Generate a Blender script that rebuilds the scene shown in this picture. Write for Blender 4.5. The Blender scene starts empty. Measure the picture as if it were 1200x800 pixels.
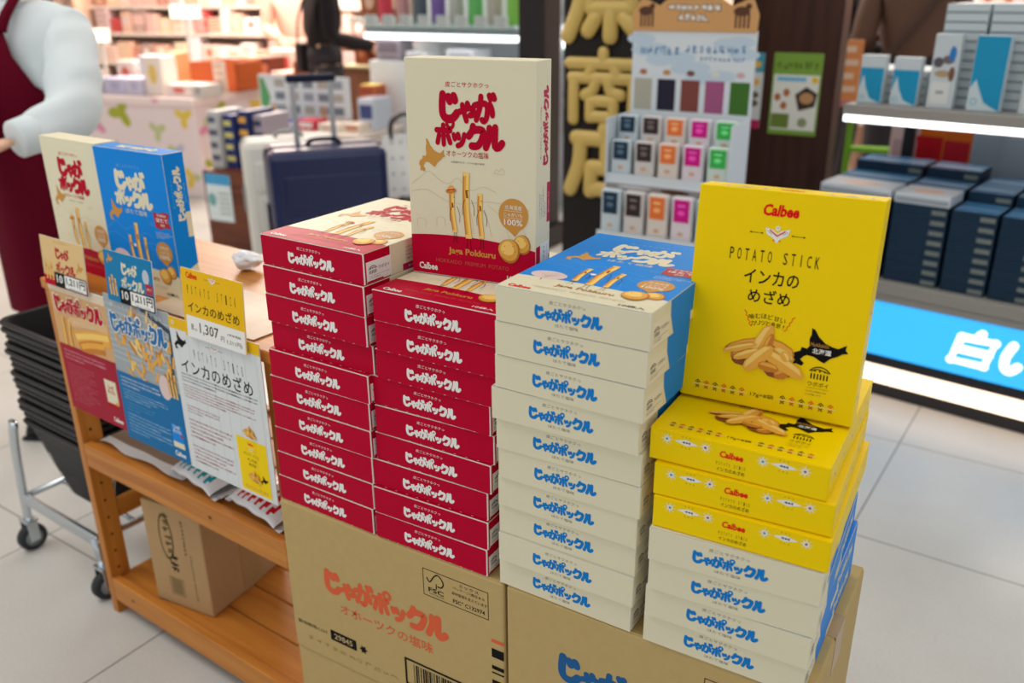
import bpy, bmesh, math, random
from mathutils import Vector, Matrix
random.seed(7)
S = bpy.context.scene
COL = S.collection
R_ = math.radians

# ------------------------------------------------------------------ camera, world, lamps, exposure
CAM = Vector((0.98995, -0.86345, 1.37403))
FPX = 1040.694
RX = Vector((0.8507109, 0.5255625, -0.0086579))      # image right
DN = Vector((0.1890722, -0.3213309, -0.9278999))     # image down
FW = Vector((-0.4904514, 0.7877376, -0.3727289))     # view direction
cd = bpy.data.cameras.new('camera')
cam = bpy.data.objects.new('camera', cd); COL.objects.link(cam); S.camera = cam
cd.sensor_fit = 'HORIZONTAL'; cd.sensor_width = 36.0; cd.lens = 36.0 * FPX / 1200.0
cd.clip_start = 0.02; cd.clip_end = 100
cd.dof.use_dof = True; cd.dof.focus_distance = 1.2; cd.dof.aperture_fstop = 3.3
cam.matrix_world = Matrix(((RX.x, -DN.x, -FW.x, CAM.x), (RX.y, -DN.y, -FW.y, CAM.y), (RX.z, -DN.z, -FW.z, CAM.z), (0, 0, 0, 1)))
S.view_settings.view_transform = 'Standard'; S.view_settings.look = 'None'
S.view_settings.exposure = 0.0; S.view_settings.gamma = 1.0; S.view_settings.use_curve_mapping = False
W = bpy.data.worlds.new('world'); S.world = W; W.use_nodes = True
W.node_tree.nodes['Background'].inputs[0].default_value = (0.93, 0.97, 1.0, 1)
W.node_tree.nodes['Background'].inputs[1].default_value = 0.72

def lamp(name, loc, size, energy, color=(1, 1, 1), rot=(0, 0, 0)):
    l = bpy.data.lights.new(name, 'AREA'); l.shape = 'RECTANGLE'; l.size, l.size_y = size
    l.energy = energy; l.color = color
    o = bpy.data.objects.new(name, l); o.location = loc; o.rotation_euler = rot; COL.objects.link(o)
    return o
for lx, ly, e in ((-0.8, -0.6, 17), (1.3, 0.3, 8), (-1.7, 1.7, 17), (0.7, 2.4, 12), (-2.6, -0.9, 18)):  # last entry is an extra lamp, added to brighten the left floor
    lamp('ceiling_panel_light', (lx, ly, 2.85), (1.5, 0.9), e, (1.0, 0.985, 0.95) if lx < 0 else (0.92, 0.965, 1.0))
lamp('shop_spot_light', (-4.6, 4.4, 2.7), (1.6, 1.4), 150, (1.0, 0.87, 0.78))
lamp('shop_spot_light', (-6.4, 6.2, 2.7), (2.2, 1.6), 210, (1.0, 0.87, 0.78))
lamp('shop_spot_light', (-2.2, 6.0, 2.7), (2.0, 1.4), 100, (1.0, 0.93, 0.87))
lamp('shop_spot_light', (0.4, 5.6, 2.7), (2.0, 1.4), 110, (1.0, 0.88, 0.8))

# ------------------------------------------------------------------ helpers
def ray(u, v): return RX * ((u - 600) / FPX) + DN * ((v - 400) / FPX) + FW
def onz(u, v, z): r = ray(u, v); return CAM + r * ((z - CAM.z) / r.z)
def ony(u, v, y): r = ray(u, v); return CAM + r * ((y - CAM.y) / r.y)
def dep(u, v, d): return CAM + ray(u, v) * d

def lin(c): return tuple(((x / 255 / 12.92) if x / 255 <= 0.04045 else ((x / 255 + 0.055) / 1.055) ** 2.4) for x in c) + (1,)
MATS = {}
def M(name, rgb=(200, 200, 200), rough=0.5, metal=0.0, emit=0.0, noise=0.0, scale=20.0, spec=0.22, bump=0.0, stretch=None, coat=0.0):
    if name in MATS: return MATS[name]
    m = bpy.data.materials.new(name); m.use_nodes = True; nt = m.node_tree; b = nt.nodes['Principled BSDF']
    b.inputs['Base Color'].default_value = lin(rgb); b.inputs['Roughness'].default_value = rough
    b.inputs['Metallic'].default_value = metal; b.inputs['Specular IOR Level'].default_value = spec
    b.inputs['Coat Weight'].default_value = coat; b.inputs['Coat Roughness'].default_value = 0.15
    if emit:
        b.inputs['Emission Color'].default_value = lin(rgb); b.inputs['Emission Strength'].default_value = emit
    if noise or bump:
        tc = nt.nodes.new('ShaderNodeTexCoord'); mp = nt.nodes.new('ShaderNodeMapping'); n = nt.nodes.new('ShaderNodeTexNoise')
        nt.links.new(tc.outputs['Object'], mp.inputs['Vector']); nt.links.new(mp.outputs['Vector'], n.inputs['Vector'])
        n.inputs['Scale'].default_value = scale; n.inputs['Detail'].default_value = 4
        if stretch: mp.inputs['Scale'].default_value = stretch
        if noise:
            mx = nt.nodes.new('ShaderNodeMix'); mx.data_type = 'RGBA'
            a = lin(rgb); d = tuple(max(0, x * (1 - noise)) for x in a[:3]) + (1,); e = tuple(min(1, x * (1 + noise)) for x in a[:3]) + (1,)
            mx.inputs[6].default_value = d; mx.inputs[7].default_value = e
            nt.links.new(n.outputs['Fac'], mx.inputs[0]); nt.links.new(mx.outputs[2], b.inputs['Base Color'])
        if bump:
            bp = nt.nodes.new('ShaderNodeBump'); bp.inputs['Strength'].default_value = bump; bp.inputs['Distance'].default_value = 0.002
            nt.links.new(n.outputs['Fac'], bp.inputs['Height']); nt.links.new(bp.outputs['Normal'], b.inputs['Normal'])
    MATS[name] = m
    return m

def wood_mat(name, rgb, rgb2, axis=0, rough=0.4, scale=1.0):
    if name in MATS: return MATS[name]
    m = bpy.data.materials.new(name); m.use_nodes = True; nt = m.node_tree; b = nt.nodes['Principled BSDF']
    tc = nt.nodes.new('ShaderNodeTexCoord'); mp = nt.nodes.new('ShaderNodeMapping'); n = nt.nodes.new('ShaderNodeTexNoise'); r = nt.nodes.new('ShaderNodeValToRGB')
    sc = [38.0 * scale] * 3; sc[axis] = 2.2 * scale; mp.inputs['Scale'].default_value = sc
    n.inputs['Scale'].default_value = 1.0; n.inputs['Detail'].default_value = 6; n.inputs['Distortion'].default_value = 0.6
    nt.links.new(tc.outputs['Object'], mp.inputs['Vector']); nt.links.new(mp.outputs['Vector'], n.inputs['Vector'])
    r.color_ramp.elements[0].position = 0.3; r.color_ramp.elements[0].color = lin(rgb2)
    r.color_ramp.elements[1].position = 0.62; r.color_ramp.elements[1].color = lin(rgb)
    nt.links.new(n.outputs['Fac'], r.inputs['Fac']); nt.links.new(r.outputs['Color'], b.inputs['Base Color'])
    b.inputs['Roughness'].default_value = rough; b.inputs['Specular IOR Level'].default_value = .25
    MATS[name] = m
    return m

class F:                                   # a drawing frame on a surface: origin, two axes, and the way it faces
    def __init__(s, o, u, v):
        s.o = Vector(o); s.u = Vector(u); s.v = Vector(v); s.n = s.u.cross(s.v).normalized()
    def __call__(s, x, y, k=0): return s.o + s.u * x + s.v * y + s.n * (0.00013 * k)

class MB:                                  # collects shapes, then becomes ONE mesh object
    def __init__(s): s.v = []; s.f = []; s.m = []; s.mats = []; s.sm = []
    def mi(s, m):
        if m not in s.mats: s.mats.append(m)
        return s.mats.index(m)
    def face(s, pts, m, smooth=False):
        i = len(s.v); s.v += [tuple(p) for p in pts]; s.f.append(tuple(range(i, i + len(pts)))); s.m.append(s.mi(m)); s.sm.append(smooth)
    def raw(s, vs, fs, m, smooth=False):
        i = len(s.v); s.v += [tuple(p) for p in vs]; k = s.mi(m)
        for f in fs: s.f.append(tuple(i + a for a in f)); s.m.append(k); s.sm.append(smooth)
    def box(s, a, b, m, bev=0.0, mx=None):
        bm = bmesh.new(); bmesh.ops.create_cube(bm, size=1)
        c = [(a[i] + b[i]) / 2 for i in range(3)]; d = [abs(b[i] - a[i]) for i in range(3)]
        for v in bm.verts: v.co = Vector((c[i] + v.co[i] * d[i] for i in range(3)))
        if bev: bmesh.ops.bevel(bm, geom=bm.edges[:], offset=min(bev, min(d) * 0.45), segments=2, affect='EDGES', profile=0.5)
        s.bm(bm, m, mx=mx)
    def bm(s, bm, m, smooth=False, mx=None):
        bm.verts.index_update()
        s.raw([(mx @ v.co) if mx else v.co for v in bm.verts], [[v.index for v in f.verts] for f in bm.faces], m, smooth); bm.free()
    def tube(s, pts, r, m, n=10, flat=None, closed=False, cap=True):      # flat=(axis, factor): squash the section along an axis
        pts = [Vector(p) for p in pts]; L = len(pts); rings = []
        rad = r if isinstance(r, (list, tuple)) else [r] * L
        prev = None
        for i, p in enumerate(pts):
            if closed: t = pts[(i + 1) % L] - pts[i - 1]
            else: t = pts[min(i + 1, L - 1)] - pts[max(i - 1, 0)]
            t.normalize()
            if prev is None:
                up = Vector((0, 0, 1)) if abs(t.z) < 0.9 else Vector((1, 0, 0))
                a = t.cross(up).normalized()
            else:
                a = (prev - t * prev.dot(t)); a = a.normalized() if a.length > 1e-6 else t.orthogonal().normalized()
            prev = a; b = t.cross(a)
            ring = []
            for k in range(n):
                w = 2 * math.pi * k / n; d = a * math.cos(w) * rad[i] + b * math.sin(w) * rad[i]
                if flat: d = d - flat[0] * (d.dot(flat[0]) * (1 - flat[1]))
                ring.append(p + d)
            rings.append(ring)
        vs = [v for rg in rings for v in rg]; fs = []
        for i in range(L if closed else L - 1):
            j = (i + 1) % L
            for k in range(n): fs.append((i * n + k, i * n + (k + 1) % n, j * n + (k + 1) % n, j * n + k))
        if cap and not closed: fs += [tuple(range(n))[::-1], tuple((L - 1) * n + k for k in range(n))]
        s.raw(vs, fs, m, True)
    def lathe(s, c, prof, m, n=20, ax=2):
        vs = []; fs = []
        for r, h in prof:
            for k in range(n):
                w = 2 * math.pi * k / n; q = [math.cos(w) * r, math.sin(w) * r]; q.insert(ax, h); vs.append(Vector(c) + Vector(q))
        for i in range(len(prof) - 1):
            for k in range(n): fs.append((i * n + k, i * n + (k + 1) % n, (i + 1) * n + (k + 1) % n, (i + 1) * n + k))
        fs += [tuple(range(n)), tuple((len(prof) - 1) * n + k for k in range(n))]
        s.raw(vs, fs, m, True)
    # ---- flat printing on a frame
    def poly(s, fr, pts, m, k=1):
        s.lc = (getattr(s, 'lc', 0) + 1) % 23; k += .03 * s.lc
        s.face([fr(x, y, k) for x, y in pts], m)
    def rect(s, fr, x0, y0, x1, y1, m, k=1): s.poly(fr, [(x0, y0), (x1, y0), (x1, y1), (x0, y1)], m, k)
    def rrect(s, fr, x0, y0, x1, y1, r, m, k=1):
        p = []
        for cx, cy, a in ((x1 - r, y0 + r, -90), (x1 - r, y1 - r, 0), (x0 + r, y1 - r, 90), (x0 + r, y0 + r, 180)):
            for j in range(5): w = R_(a + 22.5 * j); p.append((cx + r * math.cos(w), cy + r * math.sin(w)))
        s.poly(fr, p, m, k)
    def disc(s, fr, cx, cy, rx, ry, m, k=1, n=20, a=0.0, wob=0.0):
        p = []
        for j in range(n):
            w = 2 * math.pi * j / n; q = 1 + wob * math.sin(3 * w + cx * 900) ; x = rx * q * math.cos(w); y = ry * q * math.sin(w)
            p.append((cx + x * math.cos(a) - y * math.sin(a), cy + x * math.sin(a) + y * math.cos(a)))
        s.poly(fr, p, m, k)
    def line(s, fr, pts, w, m, k=1, smooth=True, cap=True):
        pts = spline(pts, 3) if smooth and len(pts) > 2 else [Vector((a, b)) for a, b in pts]
        L = []; Rr = []
        for i, p in enumerate(pts):
            t = pts[min(i + 1, len(pts) - 1)] - pts[max(i - 1, 0)]
            if t.length < 1e-9: t = Vector((1, 0))
            t.normalize(); nn = Vector((-t.y, t.x)) * (w / 2); L.append(p + nn); Rr.append(p - nn)
        s.lc = (getattr(s, 'lc', 0) + 1) % 23; k += .03 * s.lc
        for i in range(len(pts) - 1):
            q = k + .004 * i
            s.face([fr(*Rr[i], q), fr(*Rr[i + 1], q), fr(*L[i + 1], q), fr(*L[i], q)], m)
        if cap:
            for p, q in ((pts[0], pts[1]), (pts[-1], pts[-2])):
                t = (p - q); a0 = math.atan2(t.y, t.x)
                c = [(p.x + w / 2 * math.cos(a0 + R_(d)), p.y + w / 2 * math.sin(a0 + R_(d))) for d in (-90, -54, -18, 18, 54, 90)]
                s.poly(fr, c, m, k)
    def ring(s, fr, cx, cy, r, w, m, k=1, n=16):
        for j in range(n):
            a = 2 * math.pi * j / n; b = 2 * math.pi * (j + 1) / n
            s.poly(fr, [(cx + (r - w) * math.cos(a), cy + (r - w) * math.sin(a)), (cx + r * math.cos(a), cy + r * math.sin(a)), (cx + r * math.cos(b), cy + r * math.sin(b)), (cx + (r - w) * math.cos(b), cy + (r - w) * math.sin(b))], m, k)
    def text(s, fr, t, cx, cy, m, w=None, h=None, k=2, bold=0.0, ang=0.0, sh=0.0):      # centred; fitted to width w and / or height h
        vs, fs, (x0, y0, x1, y1) = glyphs(t, bold)
        sx = w / (x1 - x0) if w else None; sy = h / (y1 - y0) if h else None
        sx = sx or sy; sy = sy or sx
        ca, sa = math.cos(ang), math.sin(ang); out = []
        for x, y in vs:
            X = (x - (x0 + x1) / 2) * sx; Y = (y - (y0 + y1) / 2) * sy; X += sh * Y
            out.append(fr(cx + X * ca - Y * sa, cy + X * sa + Y * ca, k))
        s.raw(out, fs, m)
    def build(s, name, parent=None, loc=None):
        me = bpy.data.meshes.new(name); me.from_pydata(s.v, [], s.f)
        for m in s.mats: me.materials.append(m)
        me.polygons.foreach_set('material_index', s.m); me.polygons.foreach_set('use_smooth', s.sm); me.update()
        o = bpy.data.objects.new(name, me); COL.objects.link(o)
        if parent: o.parent = parent
        if loc is not None: o.location = loc
        return o

def spline2(p): return spline(p, 4)
def spline(pts, n):
    p = [Vector(q) for q in pts]; out = []
    for i in range(len(p) - 1):
        a, b, c, d = p[max(i - 1, 0)], p[i], p[i + 1], p[min(i + 2, len(p) - 1)]
        for j in range(n):
            t = j / n
            out.append(0.5 * ((2 * b) + (c - a) * t + (2 * a - 5 * b + 4 * c - d) * t * t + (3 * b - a - 3 * c + d) * t ** 3))
    return out + [p[-1]]

_G = {}
_tc = bpy.data.curves.new('lettering', 'FONT'); _tc.resolution_u = 2
_to = bpy.data.objects.new('lettering', _tc); COL.objects.link(_to)
def glyphs(t, bold):
    if (t, bold) not in _G:
        _tc.body = t; _tc.offset = bold
        dg = bpy.context.evaluated_depsgraph_get(); dg.update(); e = _to.evaluated_get(dg); me = e.to_mesh()
        vs = [(v.co.x, v.co.y) for v in me.vertices]; fs = [tuple(p.vertices) for p in me.polygons]; e.to_mesh_clear()
        xs = [a for a, b in vs] or [0, 1]; ys = [b for a, b in vs] or [0, 1]
        _G[(t, bold)] = (vs, fs, (min(xs), min(ys), max(xs), max(ys)))
    return _G[(t, bold)]

def empty(name, loc=(0, 0, 0), rz=0.0, label=None, cat=None, group=None):
    o = bpy.data.objects.new(name, None); o.empty_display_size = 0.05; COL.objects.link(o)
    o.location = loc; o.rotation_euler = (0, 0, rz)
    if label: tag(o, label, cat, group)
    return o
def tag(o, label, cat, group=None):
    o['label'] = label; o['category'] = cat
    if group: o['group'] = group
    return o
def struct(o): o['kind'] = 'structure'; return o
KIDS = {}
def dup(root, loc, rot, label, group=None):
    kids = [c for c in root.children]
    r = root.copy(); COL.objects.link(r); r.location = loc; r.rotation_euler = rot
    r['label'] = label
    if group: r['group'] = group
    for c in kids:
        d = c.copy(); COL.objects.link(d); d.parent = r
        for g in c.children: e = g.copy(); COL.objects.link(e); e.parent = d
    return r
ORD = ['topmost', 'second from the top', 'third from the top', 'fourth from the top', 'fifth from the top', 'sixth from the top', 'seventh from the top', 'eighth from the top', 'ninth from the top', 'tenth from the top']

# hand drawn rounded lettering: strokes in a unit square
ST = {
 'じ': [[(.22, .97), (.18, .6), (.2, .25), (.38, .08), (.68, .1), (.9, .3)], [(.5, .88), (.56, .74)], [(.76, .92), (.82, .78)]],
 'ゃ': [[(.04, .42), (.3, .52), (.62, .62), (.9, .56), (.9, .36), (.7, .3)], [(.56, .82), (.62, .66)], [(.26, .74), (.36, .4), (.48, .06)]],
 'が': [[(.04, .62), (.3, .68), (.56, .7), (.66, .56), (.62, .2), (.5, .06), (.4, .1)], [(.36, .95), (.3, .55), (.12, .1)], [(.78, .68), (.88, .5), (.9, .3)], [(.76, 1.0), (.81, .88)], [(.95, 1.02), (1.0, .9)]],
 'ポ': [[(.06, .68), (.86, .68)], [(.46, .9), (.46, .5), (.46, .08)], [(.2, .46), (.1, .14)], [(.72, .46), (.84, .16)]],
 'ッ': [[(.12, .62), (.18, .42)], [(.42, .66), (.47, .48)], [(.86, .66), (.78, .38), (.62, .16), (.38, .06)]],
 'ク': [[(.34, .92), (.26, .7), (.08, .5)], [(.32, .76), (.6, .8), (.88, .76), (.9, .6), (.76, .28), (.56, .1), (.24, .08)]],
 'ル': [[(.3, .88), (.28, .5), (.08, .06)], [(.62, .92), (.6, .5), (.6, .12), (.8, .1), (1.0, .28)]],
 '白': [[(.52, 1.0), (.46, .84)], [(.14, .8), (.86, .8), (.86, .04), (.14, .04), (.14, .8)], [(.16, .42), (.84, .42)]],
 'い': [[(.16, .86), (.12, .5), (.2, .16), (.34, .08), (.44, .26)], [(.76, .78), (.9, .55), (.92, .3)]],
}
def word(mb, fr, t, x0, y0, cw, ch, wd, m, k=2, gap=1.0, slant=0.0, jitter=True):
    x = x0
    for i, c in enumerate(t):
        sc = 0.82 if c in 'ゃッ' else 1.0
        for stq in ST[c]:
            pts = [(x + a * cw * sc + slant * b * ch, y0 + b * ch * sc) for a, b in stq]
            if c == '白': mb.line(fr, pts, wd, m, k, smooth=False)
            else: mb.line(fr, pts, wd * (0.74 if c in 'ゃがポッ' else 1.0), m, k)
            if c == '白' and len(pts) == 5:
                for a, b in pts[:4]: mb.disc(fr, a, b, wd / 2, wd / 2, m, k, 12)
        if c == 'ポ': mb.ring(fr, x + .86 * cw, y0 + .98 * ch, wd * .78, wd * .5, m, k)
        x += cw * gap * (sc if c == 'ゃ' else (0.95 if c == 'ッ' else 1.05))
    return x

HOK = [(.30, 1.0), (.36, .97), (.45, .80), (.58, .66), (.72, .60), (.82, .58), (.96, .70), (.95, .58), (1.0, .50), (.90, .46), (.82, .38), (.70, .30), (.60, .16), (.52, .20), (.40, .28), (.28, .30), (.22, .26), (.16, .16), (.24, .08), (.20, .0), (.10, .04), (.04, .02), (.06, .14), (.0, .22), (.04, .32), (.14, .38), (.16, .48), (.26, .46), (.30, .54), (.28, .72), (.31, .84)]
def hokkaido(mb, fr, x, y, w, h, m, k=2): mb.poly(fr, [(x + a * w, y + b * h) for a, b in HOK], m, k)

# ------------------------------------------------------------------ common materials
CREAM = M('cream_card', (229, 220, 189), 0.45, spec=0.14); RED = M('crimson_print', (188, 2, 46), 0.42, spec=0.06); BLUE = M('blue_print', (10, 134, 222), 0.42, spec=0.1)
YEL = M('yellow_print', (250, 212, 0), 0.42, spec=0.1); WHITE = M('white_card', (238, 236, 230), 0.5); GOLD = M('gold_print', (206, 146, 62), 0.45, spec=0.2)
BLACK = M('black_print', (14, 12, 12), 0.5, spec=0.1); LOGOB = M('logo_blue_print', (20, 126, 204), 0.45, spec=0.08); LOGOR = M('logo_red_print', (232, 10, 24), 0.45, spec=0.06); DRED = M('dark_red_print', (184, 2, 42), 0.45, spec=0.06)
GREY = M('grey_print', (120, 112, 100), 0.5); BROWN = M('brown_print', (122, 86, 48), 0.5); FADE = M('fade_red_print', (150, 60, 62), 0.5)
FRY1 = M('fry_light', (250, 208, 112), 0.5, spec=.2); FRY2 = M('fry_mid', (238, 172, 66), 0.5, spec=.2); FRY3 = M('fry_dark', (204, 126, 44), 0.5, spec=.2); FRY4 = M('fry_brown', (142, 78, 34), 0.5)
POT1 = M('potato_light', (250, 206, 110), 0.5, spec=.2); POT2 = M('potato_mid', (230, 168, 68), 0.5, spec=.2); POT3 = M('potato_dark', (184, 120, 46), 0.5, spec=.2)
TANLINE = M('tan_line_print', (205, 190, 150), 0.5); PALEBLUE = M('pale_blue_print', (120, 175, 225), 0.5); PINKISH = M('scallop_pink', (226, 200, 196), 0.5)
FLAG = M('flag_red_print', (176, 28, 42), 0.4); MAG = M('magenta_print', (190, 20, 80), 0.4); SKYB = M('sky_print', (36, 130, 185), 0.4)
KRAFT = M('kraft_carton', (192, 164, 108), 0.75, noise=0.07, scale=60, bump=0.05); KRAFTD = M('kraft_edge', (140, 110, 70), 0.8)
ORANGE = M('orange_ink', (222, 96, 56), 0.6); INKB = M('blue_ink', (24, 92, 150), 0.6); TAPE = M('carton_tape', (172, 140, 96), 0.3, spec=0.6)

def fry(mb, fr, x0, y0, x1, y1, w, k=3):
    d = Vector((x1 - x0, y1 - y0)); n = Vector((-d.y, d.x)).normalized()
    a = Vector((x0, y0)); c = a + d * .5 + n * w * .25; b = Vector((x1, y1))
    mb.line(fr, [a, c, b], w, FRY2, k, cap=False)
    mb.line(fr, [a - n * w * .22, c - n * w * .22, b - n * w * .22], w * .45, FRY1, k + 1, cap=False)
    mb.line(fr, [a + n * w * .40, c + n * w * .40, b + n * w * .40], w * .2, FRY3, k + 1, cap=False)
    mb.line(fr, [a, a + d * .06], w * .9, FRY1, k + 2, cap=False); mb.line(fr, [b - d * .05, b], w * .9, FRY1, k + 2, cap=False)
    q = a + d * .62; mb.line(fr, [q, q + d * .12 + n * w * .1], w * .3, FRY4, k + 2, cap=False)
def potato(mb, fr, cx, cy, r, k=4):
    mb.disc(fr, cx, cy, r, r * .92, POT3, k, wob=.04); mb.disc(fr, cx - r * .06, cy + r * .06, r * .9, r * .82, POT2, k + 1, wob=.04)
    mb.disc(fr, cx - r * .15, cy + r * .18, r * .62, r * .54, POT1, k + 2, wob=.05)
    for j in range(5):
        w = j * 2.4; mb.disc(fr, cx + r * .55 * math.cos(w), cy + r * .5 * math.sin(w), r * .06, r * .04, POT3, k + 3, 6)
def balloon(mb, fr, cx, cy, rx, ry, m, k=3):
    p = []
    for j in range(25):
        w = R_(-65 + 310 * j / 24); p.append((cx + rx * math.cos(w), cy + ry * math.sin(w)))
    p.append((cx + rx * .1, cy - ry * 1.32)); mb.poly(fr, p, m, k)
def scrawl(mb, fr, cx, cy, w, h, n, m, k=2, seed=1, ang=0.0, wt=.16):     # lettering too blurred to read: n compact characters of a few strokes each
    rg = random.Random(seed); ca, sa = math.cos(ang), math.sin(ang); cw = w / n
    for i in range(n):
        for j in range(4):
            hz = j % 2; a = rg.uniform(.1, .4); b_ = rg.uniform(.6, .9); c = rg.uniform(.12, .88)
            q = [(a, c), (b_, c + rg.uniform(-.15, .15))] if hz else [(c, b_), (c + rg.uniform(-.2, .2), a)]
            P = [((i + .08 + .84 * x) * cw - w / 2, (y - .5) * h) for x, y in q]
            mb.line(fr, [(cx + x * ca - y * sa, cy + x * sa + y * ca) for x, y in P], min(cw, h) * wt, m, k)
def smalltext(mb, fr, x0, y0, x1, y1, n, m, k=2, frac=0.5):       # lines of fine print
    T = 'じゃがいもを皮ごと使用しサクサクほくほくの食感に仕上げました北海道産原料のおいしさをお届けします'
    h = (y1 - y0) / n
    for i in range(n):
        wd = (x1 - x0) * (1.0 if i < n - 1 else .6) * (0.86 + 0.14 * math.sin(i * 2.1 + x0 * 40))
        cnt = max(3, min(len(T), int(wd / (h * frac * 1.15)))); a = (i * 7) % max(1, len(T) - cnt + 1)
        mb.text(fr, T[a:a + cnt], x0 + wd / 2, y1 - h * (i + .5), m, w=wd, h=h * frac, k=k, bold=.018)

# ------------------------------------------------------------------ snack cartons: the three products
BW, BD, BT = 0.2, 0.2732, 0.04472          # width, length, thickness
YD, YT, YW = 0.2565, 0.04123, 0.202
def house_icon(mb, fr, x, y, w, m, k=3):    # small roofed building mark with a row of posts
    mb.line(fr, [(x, y + w * .42), (x + w * .2, y + w * .6), (x + w * .5, y + w * .68), (x + w * .8, y + w * .6), (x + w, y + w * .42)], w * .06, m, k)
    mb.line(fr, [(x + w * .1, y + w * .42), (x + w * .35, y + w * .54), (x + w * .65, y + w * .5), (x + w * .9, y + w * .42)], w * .05, m, k)
    for j in range(3): mb.disc(fr, x + w * (.25 + .25 * j), y + w * .45, w * .06, w * .05, m, k, 6)
    for j in range(6): mb.rect(fr, x + w * (.06 + .16 * j), y, x + w * (.13 + .16 * j), y + w * .3, m, k)
def hills(mb, fr, m, k=2):
    mb.line(fr, [(.004, .118), (.02, .128), (.034, .136), (.05, .126), (.066, .122), (.08, .13), (.1, .116), (.12, .122), (.14, .116)], .0005, m, k)
    mb.line(fr, [(.004, .108), (.03, .112), (.06, .1), (.09, .098), (.13, .104), (.19, .098)], .0005, m, k)
    for i in range(4): mb.line(fr, [(.09 + .018 * i, .1), (.1 + .024 * i, .085), (.104 + .028 * i, .06)], .0004, m, k)
    for cx, cy in ((.04, .148), (.145, .14), (.118, .158)):
        mb.line(fr, [(cx - .008, cy), (cx - .005, cy + .005), (cx, cy + .003), (cx + .004, cy + .007), (cx + .008, cy), (cx - .008, cy)], .0005, m, k)
    for cx, cy in ((.05, .066), (.018, .062)):
        mb.line(fr, [(cx - .006, cy), (cx - .006, cy + .01), (cx, cy + .012), (cx + .007, cy + .01), (cx + .007, cy)], .0005, m, k)
def pokkuru_face(mb, fr, kind):
    red = kind == 'red'
    c1 = RED if red else CREAM; logo = DRED if red else CREAM; bg = CREAM if red else BLUE
    if not red: mb.rect(fr, .0006, .0006, BW - .0006, BD - .0006, BLUE, 1)
    xs = [i / 16 for i in range(17)]; hump = lambda t: .0555 - .0085 * ((t - .42) / .58) ** 2
    mb.poly(fr, [(.0006, .0006), (BW - .0006, .0006)] + [(max(.0006, min(BW - .0006, t * BW)), hump(t)) for t in reversed(xs)], c1, 2)
    mb.text(fr, '皮ごとサクホクっ', .097, .2435, logo if red else PALEBLUE, w=.066, h=.0065, k=3)
    word(mb, fr, 'じゃが', .053, .2, .0315, .032, .0106, logo, 3, gap=.92)
    word(mb, fr, 'ポックル', .047, .169, .027, .028, .0096, logo, 3, gap=.92)
    hokkaido(mb, fr, .018, .135, .043, .042, GOLD, 3)
    if red:
        mb.text(fr, 'オホーツクの塩味', .096, .1605, logo, w=.066, h=.0078, k=3)
        mb.text(fr, '※食塩中オホーツクの塩を使用', .096, .150, GREY, w=.052, h=.0026, k=3)
        hills(mb, fr, TANLINE)
    else:
        mb.text(fr, 'ほたて塩味', .102, .159, CREAM, w=.062, h=.0098, k=3)
        mb.poly(fr, [(.150, .166), (.166, .164), (.180, .168), (.196, .166), (.190, .152), (.197, .138), (.180, .139), (.166, .134), (.152, .138)], FLAG, 3)
        mb.text(fr, '北海道産', .173, .161, WHITE, w=.026, h=.005, k=4); mb.text(fr, 'ほたて', .173, .152, WHITE, w=.032, h=.0078, k=4, bold=.02); mb.text(fr, '使用', .173, .143, WHITE, w=.012, h=.005, k=4)
        smalltext(mb, fr, .150, .117, .197, .13, 4, WHITE, 3)
        hills(mb, fr, PALEBLUE)
        mb.disc(fr, .036, .066, .024, .015, PINKISH, 3, 24)
        for j in range(7): mb.line(fr, [(.036, .056), (.018 + .006 * j, .075)], .0005, TANLINE, 4)
        mb.line(fr, [(.034, .051), (.036, .044)], .0007, BLACK, 4); mb.disc(fr, .082, .094, .005, .003, WHITE, 3, 10)
    for (x0, y0, x1, y1, w) in ((.074, .060, .070, .112, .0080), (.096, .054, .094, .138, .0104), (.117, .056, .115, .113, .0076)):
        fry(mb, fr, x0, y0, x1, y1, w, 4)
        m_ = (y0 + y1) / 2
        for sgn in (-1, 1):
            mb.line(fr, [(x0 + sgn * w * .5, m_ + .008), (x0 + sgn * (w * .5 + .004), m_ - .002), (x0 + sgn * (w * .5 + .0036), m_ - .012)], .0006, BLACK, 5)
            mb.line(fr, [(x0 + sgn * w * .22, y0), (x0 + sgn * w * .3, y0 - .012), (x0 + sgn * (w * .3 + .002), y0 - .0125)], .0006, BLACK, 5)
        mb.line(fr, [(x0 - .001, m_ + .02), (x0 + .001, m_ + .0192)], .0006, BLACK, 7)
    if red:
        mb.disc(fr, .069, .1135, .0085, .0035, FRY3, 8, 14, .15); mb.disc(fr, .069, .1165, .0045, .0038, FRY2, 9, 12, .15); mb.line(fr, [(.0648, .1142), (.0733, .1155)], .0014, DRED, 10)
    balloon(mb, fr, .166, .0905, .0225, .0205, GOLD, 4)
    mb.text(fr, '北海道産', .166, .1, WHITE, w=.026, h=.0056, k=5); mb.text(fr, 'じゃがいも', .166, .0908, WHITE, w=.028, h=.0056, k=5); mb.text(fr, '100%', .166, .0812, WHITE, w=.028, h=.0076, k=5, bold=.01)
    mb.line(fr, [(.152, .0955), (.18, .0955)], .0004, WHITE, 5); mb.line(fr, [(.152, .0866), (.18, .0866)], .0004, WHITE, 5)
    potato(mb, fr, .179, .054, .0135, 5); potato(mb, fr, .160, .0445, .0168, 9)
    g = GOLD if red else M('deep_gold_print', (176, 116, 28), .4)
    mb.text(fr, 'Jaga Pokkuru', .1, .0345, g, w=.076, h=.0108, k=4, bold=.03)
    mb.text(fr, 'HOKKAIDO  PREMIUM  POTATO', .1, .0205, M('rose_gold_print', (196, 84, 72), .5) if red else TANLINE, w=.118, h=.0052, k=4)
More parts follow.
